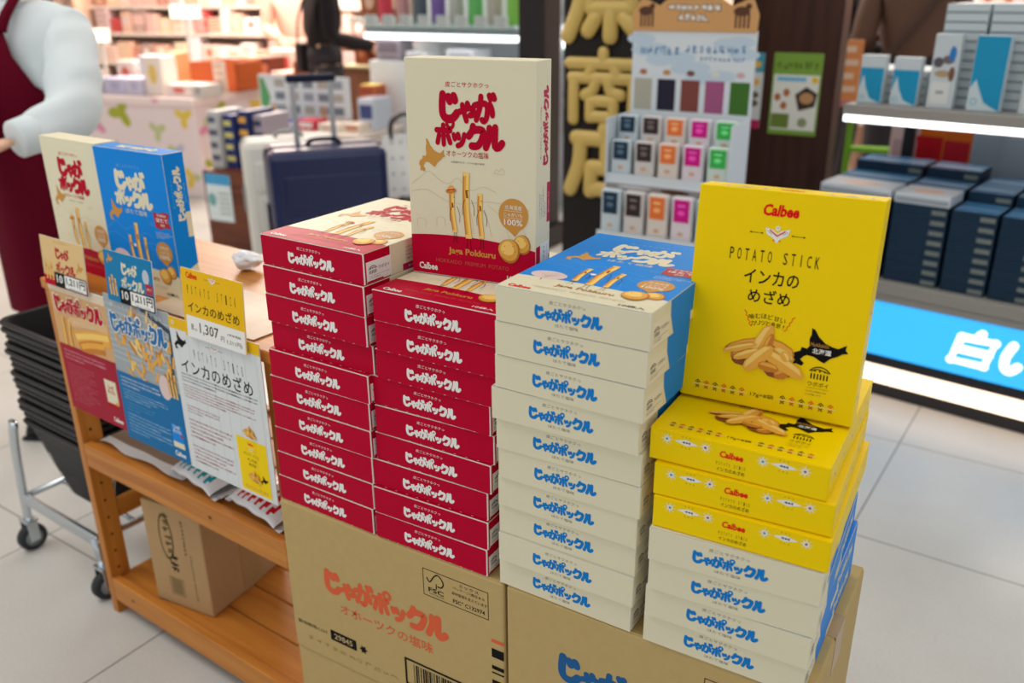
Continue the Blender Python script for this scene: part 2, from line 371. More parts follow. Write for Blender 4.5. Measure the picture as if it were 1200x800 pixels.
    mb.text(fr, 'Calbee', .0275, .0105, WHITE if red else LOGOR, w=.031, h=.0092, k=5, bold=.03)
    mb.text(fr, '10袋入', .172, .0095, WHITE if red else BLACK, w=.032, h=.0066, k=5, bold=.015)
def logo_strip(mb, fr, x0, y0, w, h, m, k=2):         # the name in one row
    word(mb, fr, 'じゃがポックル', x0, y0, w / 6.95, h, h * .31, m, k)

def make_pokkuru(kind):
    red = kind == 'red'
    root = empty('snack_box')
    b = MB(); b.box((0, 0.0006, 0), (BW, BD, BT - .0003), CREAM, .0009)
    top = F((0, 0, BT - .0003), (1, 0, 0), (0, 1, 0)); pokkuru_face(b, top, kind)
    side = F((BW, 0, 0), (0, 1, 0), (0, 0, 1)); lside = F((0, BD, 0), (0, -1, 0), (0, 0, 1)); back = F((BW, BD, 0), (-1, 0, 0), (0, 0, 1)); bot = F((BW, 0, 0), (-1, 0, 0), (0, 1, 0))
    vert = F((BW, .142, .012), (0, 1, 0), (0, 0, 1))
    if red:
        b.rect(side, .0008, .0006, .052, BT - .001, RED, 1); b.rect(lside, BD - .052, .0006, BD - .0008, BT - .001, RED, 1)
        logo_strip(b, F((BW, .15, .009), (0, 1, 0), (0, 0, 1)), 0, 0, .092, .0135, MAG, 2)
        b.text(side, '皮ごとサクホクっ オホーツクの塩味', .19, .031, FADE, w=.062, h=.0034)
        b.rect(side, .078, .0008, .128, .0105, MAG, 1); b.text(side, '開け口はこちら', .103, .0055, WHITE, w=.026, h=.0035, k=2)
        smalltext(b, side, .086, .014, .125, .036, 4, GREY, 1)
        b.rect(bot, .001, .001, BW - .001, .05, RED, 1)
    else:
        for fr, flip in ((side, 0), (lside, 1)):
            p = [(.0665, .0006), (BD - .0008, .0006), (BD - .0008, BT - .0008), (.0545, BT - .0008), (.0555, .026)]
            b.poly(fr, [((BD - x) if flip else x, y) for x, y in p], BLUE, 1)
        b.rect(back, .0008, .0006, BW - .0008, BT - .001, BLUE, 1)
        logo_strip(b, F((BW, .15, .013), (0, 1, 0), (0, 0, 1)), 0, 0, .096, .0145, CREAM, 2)
        b.text(side, '皮ごとサクホクっ', .2, .034, PALEBLUE, w=.05, h=.0034); b.text(side, 'ほたて塩味', .2, .0075, PALEBLUE, w=.036, h=.0038)
        smalltext(b, side, .098, .016, .135, .04, 5, PALEBLUE, 1); b.rect(side, .118, .0008, .165, .012, CREAM, 2)
        word(b, F((BW, BD, 0), (-1, 0, 0), (0, 0, 1)), 'じゃがポックル', .045, .014, .0155, .017, .0046, M('pale_yellow_print', (238, 220, 130), .4), 2)
        b.rect(bot, .001, .055, BW - .001, BD - .001, BLUE, 1)
    b.build('carton_body', root)
    # tuck flap that closes the front end, white card edge showing round the print
    f = MB(); f.box((.0005, -.0004, .0006), (BW - .0005, .0007, BT - .0008), WHITE)
    fr = F((0, -.0004, 0), (1, 0, 0), (0, 0, 1)); base = RED if red else CREAM; ink = WHITE if red else LOGOB
    if red:
        f.rrect(fr, .0006, .0007, BW - .0018, BT - .0014, .002, base, 1)
        for j in range(9): f.rect(fr, .02 + j * .019, .0006, .0235 + j * .019, .001, WHITE, 2)
        logo_strip(f, fr, .054, .0105, .088, .0142, ink, 2); f.text(fr, '皮ごとサクホクっ', .0965, .0335, ink, w=.046, h=.0048)
    else:
        f.rrect(fr, .0005, .0006, BW - .0005, BT - .0008, .004, base, 1)
        logo_strip(f, fr, .054, .0145, .086, .0142, ink, 2); f.text(fr, '皮ごとサクホクっ', .0965, .0358, GREY, w=.047, h=.0046); f.text(fr, 'ほたて塩味', .0965, .0092, GREY, w=.03, h=.0042)
    f.build('end_flap', root)
    s = MB(); sf = F((BW, 0, 0), (0, 1, 0), (0, 0, 1))
    st = WHITE if red else M('pale_label', (236, 226, 200), .5)
    s.box((BW - .0001, .0035, .002), (BW + .0003, .0535, .031), st); sq = F((BW + .0003, 0, 0), (0, 1, 0), (0, 0, 1))
    house_icon(s, sq, .008, .0135, .016, BLACK, 1); s.text(sq, 'ウポポイ', .039, .0195, BLACK, w=.022, h=.0052, k=1)
    s.line(sq, [(.007, .0105), (.05, .0105)], .0003, BLACK, 1); smalltext(s, sq, .008, .0055, .05, .0098, 1, GREY, 1)
    if red: s.rect(sq, .004, .0022, .036, .0042, RED, 1)
    s.build('side_label', root)
    return root

def star(mb, fr, cx, cy, r, core, k=2):
    for j in range(8):
        w = j * math.pi / 4; d = Vector((math.cos(w), math.sin(w))); n = Vector((-d.y, d.x))
        mb.poly(fr, [Vector((cx, cy)) + n * r * .12, Vector((cx, cy)) + d * r, Vector((cx, cy)) - n * r * .12], WHITE, k)
    mb.disc(fr, cx, cy, r * .42, r * .42, WHITE, k + 1, 10); mb.disc(fr, cx, cy, r * .2, r * .2, core, k + 2, 8)
TEAL = M('teal_dot', (60, 150, 150), .5); PLUM = M('plum_dot', (150, 50, 80), .5)
def yel_motif(mb, fr, x, y, s, k=2):
    star(mb, fr, x, y, .0075 * s, TEAL, k); star(mb, fr, x + .042 * s, y, .0075 * s, PLUM, k)
    mb.poly(fr, [(x + .008 * s, y), (x + .021 * s, y + .0036 * s), (x + .035 * s, y), (x + .021 * s, y - .0036 * s)], WHITE, k)
    for j in range(3): mb.poly(fr, [(x + (.0165 + .003 * j) * s, y), (x + (.0195 + .003 * j) * s, y + .0014 * s), (x + (.0195 + .003 * j) * s, y - .0014 * s)], BLACK, k + 1)
    for j in range(3):
        for q in (-1, 1): mb.disc(fr, x + (.017 + .004 * j) * s, y + q * .006 * s, .0006 * s, .0006 * s, BROWN, k, 6)
def bird(mb, fr, cx, cy, w, k=2):
    h = w * .62
    mb.poly(fr, [(cx - w * .5, cy + h * .42), (cx - w * .18, cy + h * .3), (cx, cy + h * .05), (cx + w * .18, cy + h * .3), (cx + w * .5, cy + h * .42), (cx + w * .42, cy), (cx + w * .14, cy - h * .25), (cx, cy - h * .55), (cx - w * .14, cy - h * .25), (cx - w * .42, cy)], WHITE, k)
    mb.disc(fr, cx, cy + h * .42, w * .1, w * .1, WHITE, k, 10); mb.disc(fr, cx, cy + h * .44, w * .02, w * .02, BLACK, k + 1, 6)
    for q in (-1, 1):
        mb.line(fr, [(cx + q * w * .3, cy + h * .26), (cx + q * w * .14, cy + h * .08), (cx, cy - h * .08)], w * .05, LOGOR, k + 1)
        for j in range(3): mb.disc(fr, cx + q * w * (.24 + .07 * j), cy + h * (.05 + .07 * j), w * .02, w * .02, BLACK, k + 1, 6)
        mb.disc(fr, cx + q * w * .12, cy - h * .38, w * .035, w * .035, LOGOR, k + 1, 6)
        mb.line(fr, [(cx + q * w * .62, cy + h * .02), (cx + q * w * 1.02, cy + h * .02)], w * .02, BLACK, k)
        mb.poly(fr, [(cx + q * w * 1.02, cy + h * .09), (cx + q * w * 1.12, cy + h * .02), (cx + q * w * 1.02, cy - h * .05)], BLACK, k)
        mb.poly(fr, [(cx + q * w * .58, cy + h * .08), (cx + q * w * .68, cy + h * .02), (cx + q * w * .58, cy - h * .04)], BLACK, k)
def cuts(mb, fr, x, y, s, k=3):             # heap of thick potato cuts, each a tapering wedge
    def wedge(a, b, c, d, w, k_, m, hi):
        d0 = Vector((c - a, (d - b) * .66)); n = Vector((-d0.y, d0.x)).normalized(); A = Vector((a, b * .66)); C = Vector((c, d * .66))
        def q(t, o): v = A + d0 * t + n * o; return (x + v.x * s, y + v.y * s)
        mb.poly(fr, [q(-.02, -w * .2), q(.12, -w * .46), q(.5, -w * .58), q(.88, -w * .4), q(1.02, -w * .12), q(1.0, w * .16), q(.85, w * .42), q(.5, w * .5), q(.15, w * .36), q(0, w * .14)], m, k_)
        mb.poly(fr, [q(.03, -w * .02), q(.3, -w * .02), q(.7, w * .05), q(.96, w * .04), q(.86, w * .34), q(.5, w * .42), q(.16, w * .28)], hi, k_ + .8)
    Dk, Md, Lt, Hi = FRY4, FRY3, FRY2, FRY1
    for i, (a, b, c, d, w, m, h) in enumerate(((.02, .44, .5, .7, .15, Md, Lt), (.1, .34, .5, .46, .2, Md, Lt), (.12, .28, .44, .3, .16, Dk, Md), (.5, .72, .86, .5, .18, Md, Lt), (.62, .6, .84, .36, .2, Lt, Hi), (.36, .36, .56, 1.02, .17, Lt, Hi), (.48, .3, .58, .86, .1, Md, Lt), (.54, .18, .88, .22, .2, Dk, Md), (.66, .1, .84, .2, .14, Md, Lt), (.0, .40, .40, .62, .08, Lt, Hi), (.14, .3, .46, .52, .1, Lt, Hi), (.5, .54, 1.0, .14, .17, Lt, Hi), (.28, .12, .60, .62, .17, Lt, Hi), (.46, .26, .7, .2, .12, Md, Lt), (.74, .56, .8, .4, .1, Lt, Hi))):
        wedge(a, b, c, d, w, k + i * 1.6, m, h)
def border_row(mb, fr, x0, y, n, s, k=3):
    mb.line(fr, [(x0 - s * .6, y), (x0 + s * (n - .4), y)], s * .12, M('pale_gold_print', (244, 226, 120), .5), k - 1, cap=False)
    for i in range(n):
        c = LOGOR if i % 2 == 1 else BLACK; x = x0 + i * s
        mb.line(fr, [(x - s * .28, y + s * .22), (x, y + s * .5), (x + s * .28, y + s * .22)], s * .1, c, k, smooth=False, cap=False)
        mb.disc(fr, x, y + s * .2, s * .1, s * .1, c, k, 6)
        mb.line(fr, [(x - s * .2, y - s * .42), (x + s * .2, y - s * .1)], s * .1, DRED if i % 2 else BLACK, k, cap=False); mb.line(fr, [(x + s * .2, y - s * .42), (x - s * .2, y - s * .1)], s * .1, DRED if i % 2 else BLACK, k, cap=False)
        mb.disc(fr, x, y - s * .28, s * .09, s * .09, FRY3, k + 1, 6)
def yellow_face(mb, fr, w=YW, d=YD, full=True, k=2):
    sx = w / .202; X = lambda a: a * sx; sy = d / .2565
    mb.text(fr, 'Calbee', X(.095), .235 * sy, LOGOR, w=X(.04), h=.0135 * sy, k=k, bold=.04, sh=.12)
    bird(mb, fr, X(.0935), .208 * sy, X(.028), k)
    for i, c in enumerate('POTATO STICK'):
        if c != ' ': mb.text(fr, c, X(.045 + .0087 * i), .182 * sy, BLACK, w=X(.0046 if c != 'I' else .0009), h=.0135 * sy, k=k)
    mb.text(fr, 'インカの', X(.093), .158 * sy, BLACK, w=X(.062), h=.0165 * sy, k=k, bold=.012); mb.text(fr, 'めざめ', X(.093), .136 * sy, BLACK, w=X(.048), h=.0165 * sy, k=k, bold=.012)
    if not full:
        cuts(mb, fr, X(.055), .055 * sy, X(.09), k + 1); hokkaido(mb, fr, X(.14), .06 * sy, X(.05), .045 * sy, BLACK, k); border_row(mb, fr, X(.03), .018 * sy, 10, X(.016), k); return
    for i, c in enumerate('噛むほど甘い'): mb.text(fr, c, .076 + .0072 * i, .1105 + .0016 * (1 - ((i - 2.5) / 2.5) ** 2) * 1.5, BLACK, h=.0058, w=.0062, k=k, ang=-.09 * (i - 2.5))
    for i, c in enumerate('カリッと食感!'): mb.text(fr, c, .0785 + .0058 * i, .103 + .0016 * (1 - ((i - 3) / 3) ** 2) * 1.2, BLACK, h=.0056, w=.0052 if c != '!' else .0012, k=k, ang=-.07 * (i - 3))
    for q, x0 in ((1, .068), (-1, .124)):
        mb.line(fr, [(x0 + q * (.0012 * j + (.0009 if j % 2 else -.0009)), .117 - .0026 * j) for j in range(8)], .0009, LOGOR, k, smooth=False)
    cuts(mb, fr, .048, .04, .094, k)
    hokkaido(mb, fr, .127, .062, .06, .046, BLACK, k + 1)
    mb.text(fr, '北海道', .159, .082, WHITE, w=.021, h=.0066, k=k + 2, bold=.02); mb.text(fr, 'Hokkaido', .156, .0895, GOLD, w=.02, h=.0046, k=k + 2)
    house_icon(mb, fr, .149, .049, .022, BLACK, k); mb.text(fr, 'ウポポイ', .16, .043, BLACK, w=.023, h=.0056, k=k)
    mb.line(fr, [(.148, .038), (.172, .038)], .0003, BLACK, k); smalltext(mb, fr, .147, .028, .176, .036, 2, BROWN, k)
    border_row(mb, fr, .021, .0165, 6, .0108, k + 1); border_row(mb, fr, .123, .0165, 6, .0108, k + 1)
    mb.text(fr, '17g×8袋', .099, .0165, BLACK, w=.027, h=.0062, k=k, bold=.005)
def make_yellow():
    root = empty('snack_box')
    b = MB(); b.box((0, .0006, 0), (YW, YD, YT - .0003), YEL, .0009)
    yellow_face(b, F((0, 0, YT - .0003), (1, 0, 0), (0, 1, 0)))
    for j in range(5): star(b, F((YW, 0, 0), (0, 1, 0), (0, 0, 1)), .03 + .05 * j, .02, .006, PLUM if j % 2 else TEAL, 2)
    bk = F((YW, YD, 0), (-1, 0, 0), (0, 0, 1)); b.text(bk, 'Calbee', .1, .027, LOGOR, w=.026, h=.009, bold=.04); yel_motif(b, bk, .015, .03, 1); yel_motif(b, bk, .13, .03, 1)
    b.text(bk, 'インカのめざめ', .1, .011, BLACK, w=.036, h=.0052)
    b.build('carton_body', root)
    f = MB(); f.box((.0007, -.0004, .0012), (YW - .0007, .0007, YT - .0016), YEL)
    fr = F((0, -.0004, 0), (1, 0, 0), (0, 0, 1))
    f.rrect(fr, .0009, .0014, YW - .0009, YT - .0018, .002, YEL, 1)
    f.text(fr, 'Calbee', .0965, .0275, LOGOR, w=.027, h=.0085, k=2, bold=.04, sh=.12)
    for i, c in enumerate('POTATO STICK'):
        if c != ' ': f.text(fr, c, .0805 + .0029 * i, .0155, BLACK, w=.0012, h=.0042)
    f.text(fr, 'インカのめざめ', .0965, .0085, BLACK, w=.032, h=.0053, bold=.008)
    yel_motif(f, fr, .021, .0305, 1.08); yel_motif(f, fr, .131, .0305, 1.08)
    f.build('end_flap', root)
    return root
PROTO = {'red': make_pokkuru('red'), 'blue': make_pokkuru('blue'), 'yellow': make_yellow()}
USED = set()
def place(kind, loc, rot, label, group):
    r = PROTO[kind]
    if kind in USED: return dup(r, loc, rot, label, group)
    USED.add(kind); r.location = loc; r.rotation_euler = rot; tag(r, label, 'box', group); return r

# ------------------------------------------------------------------ room shell
def floor_mat():
    m = bpy.data.materials.new('floor_tile'); m.use_nodes = True; nt = m.node_tree; b = nt.nodes['Principled BSDF']; L = nt.links.new
    tc = nt.nodes.new('ShaderNodeTexCoord'); mp = nt.nodes.new('ShaderNodeMapping'); mp.inputs['Rotation'].default_value = (0, 0, R_(2.5))
    sp = nt.nodes.new('ShaderNodeSeparateXYZ'); L(tc.outputs['Object'], mp.inputs['Vector']); L(mp.outputs['Vector'], sp.inputs[0])
    def mth(op, a, b_=None):
        n = nt.nodes.new('ShaderNodeMath'); n.operation = op
        for i, x in enumerate((a, b_)):
            if x is None: continue
            if isinstance(x, (int, float)): n.inputs[i].default_value = x
            else: L(x, n.inputs[i])
        return n.outputs[0]
    def grout(s, off):
        t = mth('FRACT', mth('DIVIDE', mth('ADD', s, off + 60.0), .6)); return mth('LESS_THAN', mth('MINIMUM', t, mth('SUBTRACT', 1.0, t)), .0032)
    g = mth('MAXIMUM', grout(sp.outputs[0], .573), grout(sp.outputs[1], -.158))
    n = nt.nodes.new('ShaderNodeTexNoise'); n.inputs['Scale'].default_value = 3.0; n.inputs['Detail'].default_value = 8; L(tc.outputs['Object'], n.inputs['Vector'])
    n2 = nt.nodes.new('ShaderNodeTexNoise'); n2.inputs['Scale'].default_value = 160; L(tc.outputs['Object'], n2.inputs['Vector'])
    r = nt.nodes.new('ShaderNodeValToRGB'); r.color_ramp.elements[0].position = .35; r.color_ramp.elements[0].color = lin((200, 197, 190)); r.color_ramp.elements[1].position = .65; r.color_ramp.elements[1].color = lin((212, 210, 205))
    av = mth('ADD', mth('MULTIPLY', n.outputs['Fac'], .6), mth('MULTIPLY', n2.outputs['Fac'], .4)); L(av, r.inputs['Fac'])
    mx = nt.nodes.new('ShaderNodeMix'); mx.data_type = 'RGBA'; L(g, mx.inputs[0]); L(r.outputs['Color'], mx.inputs[6]); mx.inputs[7].default_value = lin((104, 104, 102)); L(mx.outputs[2], b.inputs['Base Color'])
    b.inputs['Roughness'].default_value = .32
    return m
b = MB(); b.box((-10, -2.6, -.05), (4.2, 10, 0), floor_mat()); struct(b.build('floor'))
wm = M('wall_paint', (236, 216, 202), .7)
b = MB(); b.box((-10, 9.2, 0), (4.2, 9.3, 3), wm); struct(b.build('wall_back'))
b = MB(); b.box((-9.7, -2.6, 0), (-9.6, 9.2, 3), wm); struct(b.build('wall_left'))
b = MB(); b.box((-10, -2.6, 3.0), (4.2, 9.3, 3.05), M('ceiling_paint', (232, 232, 228), .8)); struct(b.build('ceiling'))

# ------------------------------------------------------------------ kraft cartons that carry the stacks
ZC = 0.597
def make_carton(name, loc, w, d, h, ink, label, tip, fsc_x):
    root = empty(name, loc, 0, label, 'carton', 'kraft shipping cartons under the snack boxes')
    b = MB(); b.box((0, 0, 0), (w, d, h), KRAFT, .004)
    fr = F((0, 0, 0), (1, 0, 0), (0, 0, 1)); sd = F((w, 0, 0), (0, 1, 0), (0, 0, 1))
    up_ = 0 if tip == 'orange' else .025
    word(b, fr, 'じゃがポックル', .084, h - .146 + up_, .0352, .040, .0122, ink, 2, gap=1.0)
    if tip == 'orange': b.text(fr, 'オホーツクの塩味', .209, h - .172, ink, w=.19, h=.0205, k=2, bold=.012)
    else: b.text(fr, 'ほたて塩味', .209, h - .147, ink, w=.13, h=.0205, k=2, bold=.012)
    x0, y0, x1, y1 = fsc_x, h - .072, fsc_x + .116, h - .025
    for q in (((x0, y0), (x1, y0)), ((x1, y0), (x1, y1)), ((x1, y1), (x0, y1)), ((x0, y1), (x0, y0))): b.line(fr, q, .0011, BLACK, 2)
    b.line(fr, [(x0 + .007, y0 + 0.032), (x0 + .012, y0 + 0.026), (x0 + .02, y0 + 0.038), (x0 + .027, y0 + 0.043), (x0 + .034, y0 + 0.038), (x0 + .037, y0 + 0.030), (x0 + .033, y0 + 0.023), (x0 + .027, y0 + 0.023)], .0022, BLACK, 2)
    b.line(fr, [(x0 + .024, y0 + .018), (x0 + .024, y0 + .026)], .0018, BLACK, 2)
    b.text(fr, 'FSC', x0 + .023, y0 + .0125, BLACK, w=.028, h=.008, bold=.02); b.text(fr, 'www.fsc.org', x0 + .023, y0 + .0055, BLACK, w=.026, h=.003)
    b.text(fr, 'ミックス', x0 + .083, y0 + .040, BLACK, w=.034, h=.0058); b.text(fr, 'パッケージ|責任ある', x0 + .082, y0 + .032, BLACK, w=.056, h=.0056); b.text(fr, '森林管理を支えています', x0 + .083, y0 + .0225, BLACK, w=.062, h=.0056); b.text(fr, 'FSC° C132974', x0 + .082, y0 + .009, BLACK, w=.056, h=.0074, bold=.012)
    b.text(fr, '賞味期限/LOT', .045, h - .238, BLACK, w=.068, h=.0078); b.rect(fr, .086, h - .248, .143, h - .227, BLACK, 2); b.text(fr, '29845', .1145, h - .2375, M('kraft_ink_gap', (190, 163, 112), .75), w=.04, h=.0115, k=3, bold=.02)
    for j in range(6): b.poly(fr, [(.158 + .009 * math.cos(R_(60 * j)), h - .238 + .009 * math.sin(R_(60 * j))), (.158 + .005 * math.cos(R_(60 * j + 90)), h - .238 + .005 * math.sin(R_(60 * j + 90))), (.158 + .005 * math.cos(R_(60 * j - 90)), h - .238 + .005 * math.sin(R_(60 * j - 90)))], BLACK, 2)
    scrawl(b, fr, .13, h - .266, .2, .0095, 11, M('stamp_ink', (160, 138, 88), .7), 2, 4)
    bx, by = .247, h - .264
    for q in (((bx, by), (bx + .14, by)), ((bx + .14, by), (bx + .14, by + .05)), ((bx + .14, by + .05), (bx, by + .05)), ((bx, by + .05), (bx, by))): b.line(fr, q, .004, BLACK, 2)
    x = bx + .016; rng = random.Random(3)
    while x < bx + .125:
        ww = rng.choice((.0012, .002, .0032)); b.rect(fr, x, by + .006, x + ww, by + .044, BLACK, 2); x += ww + rng.choice((.0012, .0018, .0028))
    b.rect(fr, w - .022, h - .109, w - .001, h - .103, ORANGE, 2)
    for zz, hh in ((-.136, .016), (-.158, .007), (-.166, .003), (-.186, .008), (-.198, .004)): b.rect(fr, w - .022, h + zz, w - .001, h + zz + hh, BLACK, 2)
    b.build('carton_body', root)
    t = MB()                                                       # top flaps, meeting in the middle under a strip of tape
    t.box((.002, .002, h - .001), (w - .002, d / 2 - .001, h + .0012), KRAFT, .0008); t.box((.002, d / 2 + .001, h - .001), (w - .002, d - .002, h + .0012), KRAFT, .0008); t.build('top_flap', root)
    p = MB(); p.box((.0, d / 2 - .025, h + .001), (w, d / 2 + .025, h + .0016), TAPE); p.box((w - .0002, d / 2 - .025, h - .06), (w + .0005, d / 2 + .025, h + .001), TAPE); p.build('packing_tape', root)
    return root
H1 = .2985
make_carton('shipping_carton', (0, .003, 0), .4345, .30, H1 - .0018, ORANGE, 'lower kraft shipping carton beneath the orange printed one', 'orange', .292)
make_carton('shipping_carton', (0, 0, H1), .4345, .30, H1 - .0018, ORANGE, 'kraft shipping carton with orange lettering under the red boxes', 'orange', .292)
make_carton('shipping_carton', (.439, .003, 0), .4185, .30, H1 - .0018, INKB, 'lower kraft shipping carton beneath the blue printed one', 'blue', .292)
make_carton('shipping_carton', (.439, 0, H1), .4185, .30, H1 - .0018, INKB, 'kraft shipping carton with blue lettering under cream and yellow boxes', 'blue', .292)

# ------------------------------------------------------------------ the four stacks
POS = {'A': [[.0216, .0063, -.0363], [.022, .0036, -.0447], [.02, .0043, -.0384], [.0219, .0076, -.0131], [.015, .0023, -.0243], [.0108, .0028, -.0132], [.0103, .0022, -.0131], [.0074, .0035, -.0095], [.0058, .0037, -.0134], [.0021, .0041, -.0201]],
 'B': [[.2362, -.0056, .0], [.2339, -.0021, .0], [.2278, .0021, .0], [.2152, .0066, -.0068], [.2181, .0037, .0271], [.2141, .0052, .0009], [.2075, .0029, .0178], [.2095, -.002, .0228], [.2074, -.0004, .0097]],
 'C': [[.4443, -.0232, .0018], [.4421, -.0222, -.0021], [.4401, -.0203, -.0147], [.4343, -.0206, .0132], [.4369, -.0149, .017], [.4374, -.0119, .006], [.434, -.008, -.003], [.4321, -.0037, -.0005], [.4322, -.0063, -.0028], [.4281, .0013, -.0087]],
 'D': [[.6413, -.0018, .0327], [.6517, -.0096, .0678], [.654, -.0126, .0477], [.6534, -.0184, .07], [.6539, -.0151, .0605], [.6495, -.0093, .0238], [.6469, -.0032, .0152]]}
NAMES = {'A': ('red', 'crimson snack box in the outer left red stack', 'crimson snack boxes in the outer left stack'), 'B': ('red', 'crimson snack box in the second red stack', 'crimson snack boxes in the second stack'), 'C': ('blue', 'cream fronted snack box in the tall cream stack', 'cream fronted snack boxes in the tall stack')}
for s in 'ABC':
    n = len(POS[s]); kind, lab, grp = NAMES[s]
    for i, (x, y, a) in enumerate(POS[s]):
        place(kind, (x, y, ZC + (n - 1 - i) * BT), (0, 0, a), '%s, %s' % (lab, ORD[i] if i < n - 1 else 'lowest, on the carton'), grp)
for i, (x, y, a) in enumerate(POS['D']):
    if i < 3: place('yellow', (x, y, ZC + 4 * BT + (2 - i) * YT), (0, 0, a), ('yellow snack box lying %s' % ('directly under the upright yellow box', 'second of the three lying yellow boxes', 'on top of the short cream stack')[i]), 'lying yellow snack boxes')
    else: place('blue', (x, y, ZC + (6 - i) * BT), (0, 0, a), 'cream fronted snack box under the yellow boxes, %s of four' % ('uppermost', 'second', 'third', 'lowest')[i - 3], 'cream fronted snack boxes under the yellow ones')
def upright(kind, fbl, yaw, lean, t, label, group, scale=(1, 1, 1)):
    q = Matrix.Rotation(yaw, 4, 'Z') @ Matrix.Rotation(math.pi / 2 - lean, 4, 'X')
    off = q @ Vector((0, 0, t * scale[2])); o = place(kind, Vector(fbl) - off, q.to_euler(), label, group); o.scale = scale; return o
upright('red', (.2381, .0820, ZC + 9 * BT + .0012), .1034, .0118, BT, 'large cream snack box standing upright on the second red stack', 'upright snack boxes', (.947, 1.053, 1))
upright('yellow', (.6393, .0916, ZC + 4 * BT + 3 * YT + YT * math.sin(.0996)), .0543, .0996, YT, 'yellow snack box standing upright on the right hand stack', 'upright snack boxes')

# ------------------------------------------------------------------ pine display shelf
PINE, PINEZ, PINEY = (wood_mat('pine_wood' + n_, (203, 132, 54), (178, 106, 38), a_, .38) for n_, a_ in (('', 0), ('_upright', 2), ('_cross', 1)))
KNOT = M('pine_knot', (110, 62, 28), .5); HOLE = M('peg_hole', (40, 24, 14), .8)
SHY = -R_(4.0)
shelf = empty('display_shelf', (-.735, .1, 0), SHY, 'low pine display shelf carrying posters and two upright boxes', 'shelf')
SL, SDp, SH = .70, .36, .83
for x0 in (0, SL - .022):
    for y0 in (0, SDp - .048):
        b = MB(); b.box((x0, y0, 0), (x0 + .022, y0 + .048, SH - .022), PINEZ, .002)
        fr = F((x0 + .022, y0, 0), (0, 1, 0), (0, 0, 1))
        for j in range(13): b.disc(fr, .022, .12 + j * .045, .0032, .0032, HOLE, 2, 10)
        b.build('post', shelf)
def boards(z, name):
    b = MB()
    for j in range(4): b.box((.022, .022 + j * .081, z - .018), (SL - .022, .1 + j * .081, z), PINE, .0025)
    for kx, ky in ((.24, .06), (.31, .075), (.5, .15), (.43, .2)): b.disc(F((0, 0, z), (1, 0, 0), (0, 1, 0)), kx, ky, .006, .0045, KNOT, 2, 10)
    b.build(name, shelf)
boards(.092, 'shelf_board'); boards(.445, 'shelf_board')
b = MB(); b.box((-.004, -.004, SH - .022), (SL + .004, SDp + .004, SH), PINE, .003); b.build('top_board', shelf)
for z0, z1 in ((.398, .455), (.04, .1)):
    for y0 in (0, SDp - .02):
        b = MB(); b.box((.022, y0, z0), (SL - .022, y0 + .02, z1), PINE, .0025)
        b.disc(F((0, y0, z0), (1, 0, 0), (0, 0, 1)), .06 + z0, .03, .006, .004, KNOT, 2, 10); b.build('rail', shelf)
for x0 in (.0, SL - .022):
    for z0 in (.24, .04, .62):
        b = MB(); b.box((x0 + .003, .048, z0), (x0 + .019, SDp - .048, z0 + .045), PINEY, .002); b.build('cross_bar', shelf)
def sh(x, y, z): return shelf.matrix_basis @ Vector((x, y, z))
def shl(o): o.location = sh(*o.location); o.rotation_euler = (0, 0, SHY); return o

upright('blue', (-.5545, .1454, SH + .0002), -.0132, 0, BT * .97, 'blue snack box standing upright on the pine shelf', 'upright snack boxes')
upright('red', (-.8113 + .045, .1968 - .025, SH + .0002), -.0664, 0, BT * .97, 'cream snack box standing upright on the pine shelf', 'upright snack boxes')
# paper sheet on the shelf top
b = MB(); n = 12
for i in range(n):
    for j in range(6):
        P = lambda a, c: (a / n * .3, c / 6 * .16, .0012 + .0012 * math.sin(a * 1.3) * math.sin(c * 1.1 + a))
        b.face([P(i, j), P(i + 1, j), P(i + 1, j + 1), P(i, j + 1)], M('beige_paper', (212, 188, 162), .4, spec=.2), True)
o = b.build('paper_sheet', None, sh(.34, .015, SH + .0012)); o.rotation_euler = (0, 0, SHY); tag(o, 'pale beige paper sheet on the pine shelf top', 'paper')
# crumpled tissue at the back edge
def crumple(name, loc, r, mat, label, cat, seed, flat=.6):
    bm = bmesh.new(); bmesh.ops.create_icosphere(bm, subdivisions=3, radius=1); rg = random.Random(seed)
    k = [Vector((rg.uniform(-1, 1), rg.uniform(-1, 1), rg.uniform(-1, 1))).normalized() for _ in range(22)]
    for v in bm.verts:
        d = min((v.co.normalized() - q).length for q in k); v.co *= .65 + .55 * d
    zmin = min(v.co.z for v in bm.verts)
    for v in bm.verts: v.co = Vector((v.co.x * r, v.co.y * r, (v.co.z - zmin) * r * flat))
    b = MB(); b.bm(bm, mat, False); o = b.build(name, None, loc); tag(o, label, cat); return o
crumple('crumpled_bag', onz(291, 315, SH + .001), .033, M('white_plastic', (236, 236, 236), .3), 'white crumpled plastic bag at the back of the pine shelf top', 'bag', 4)

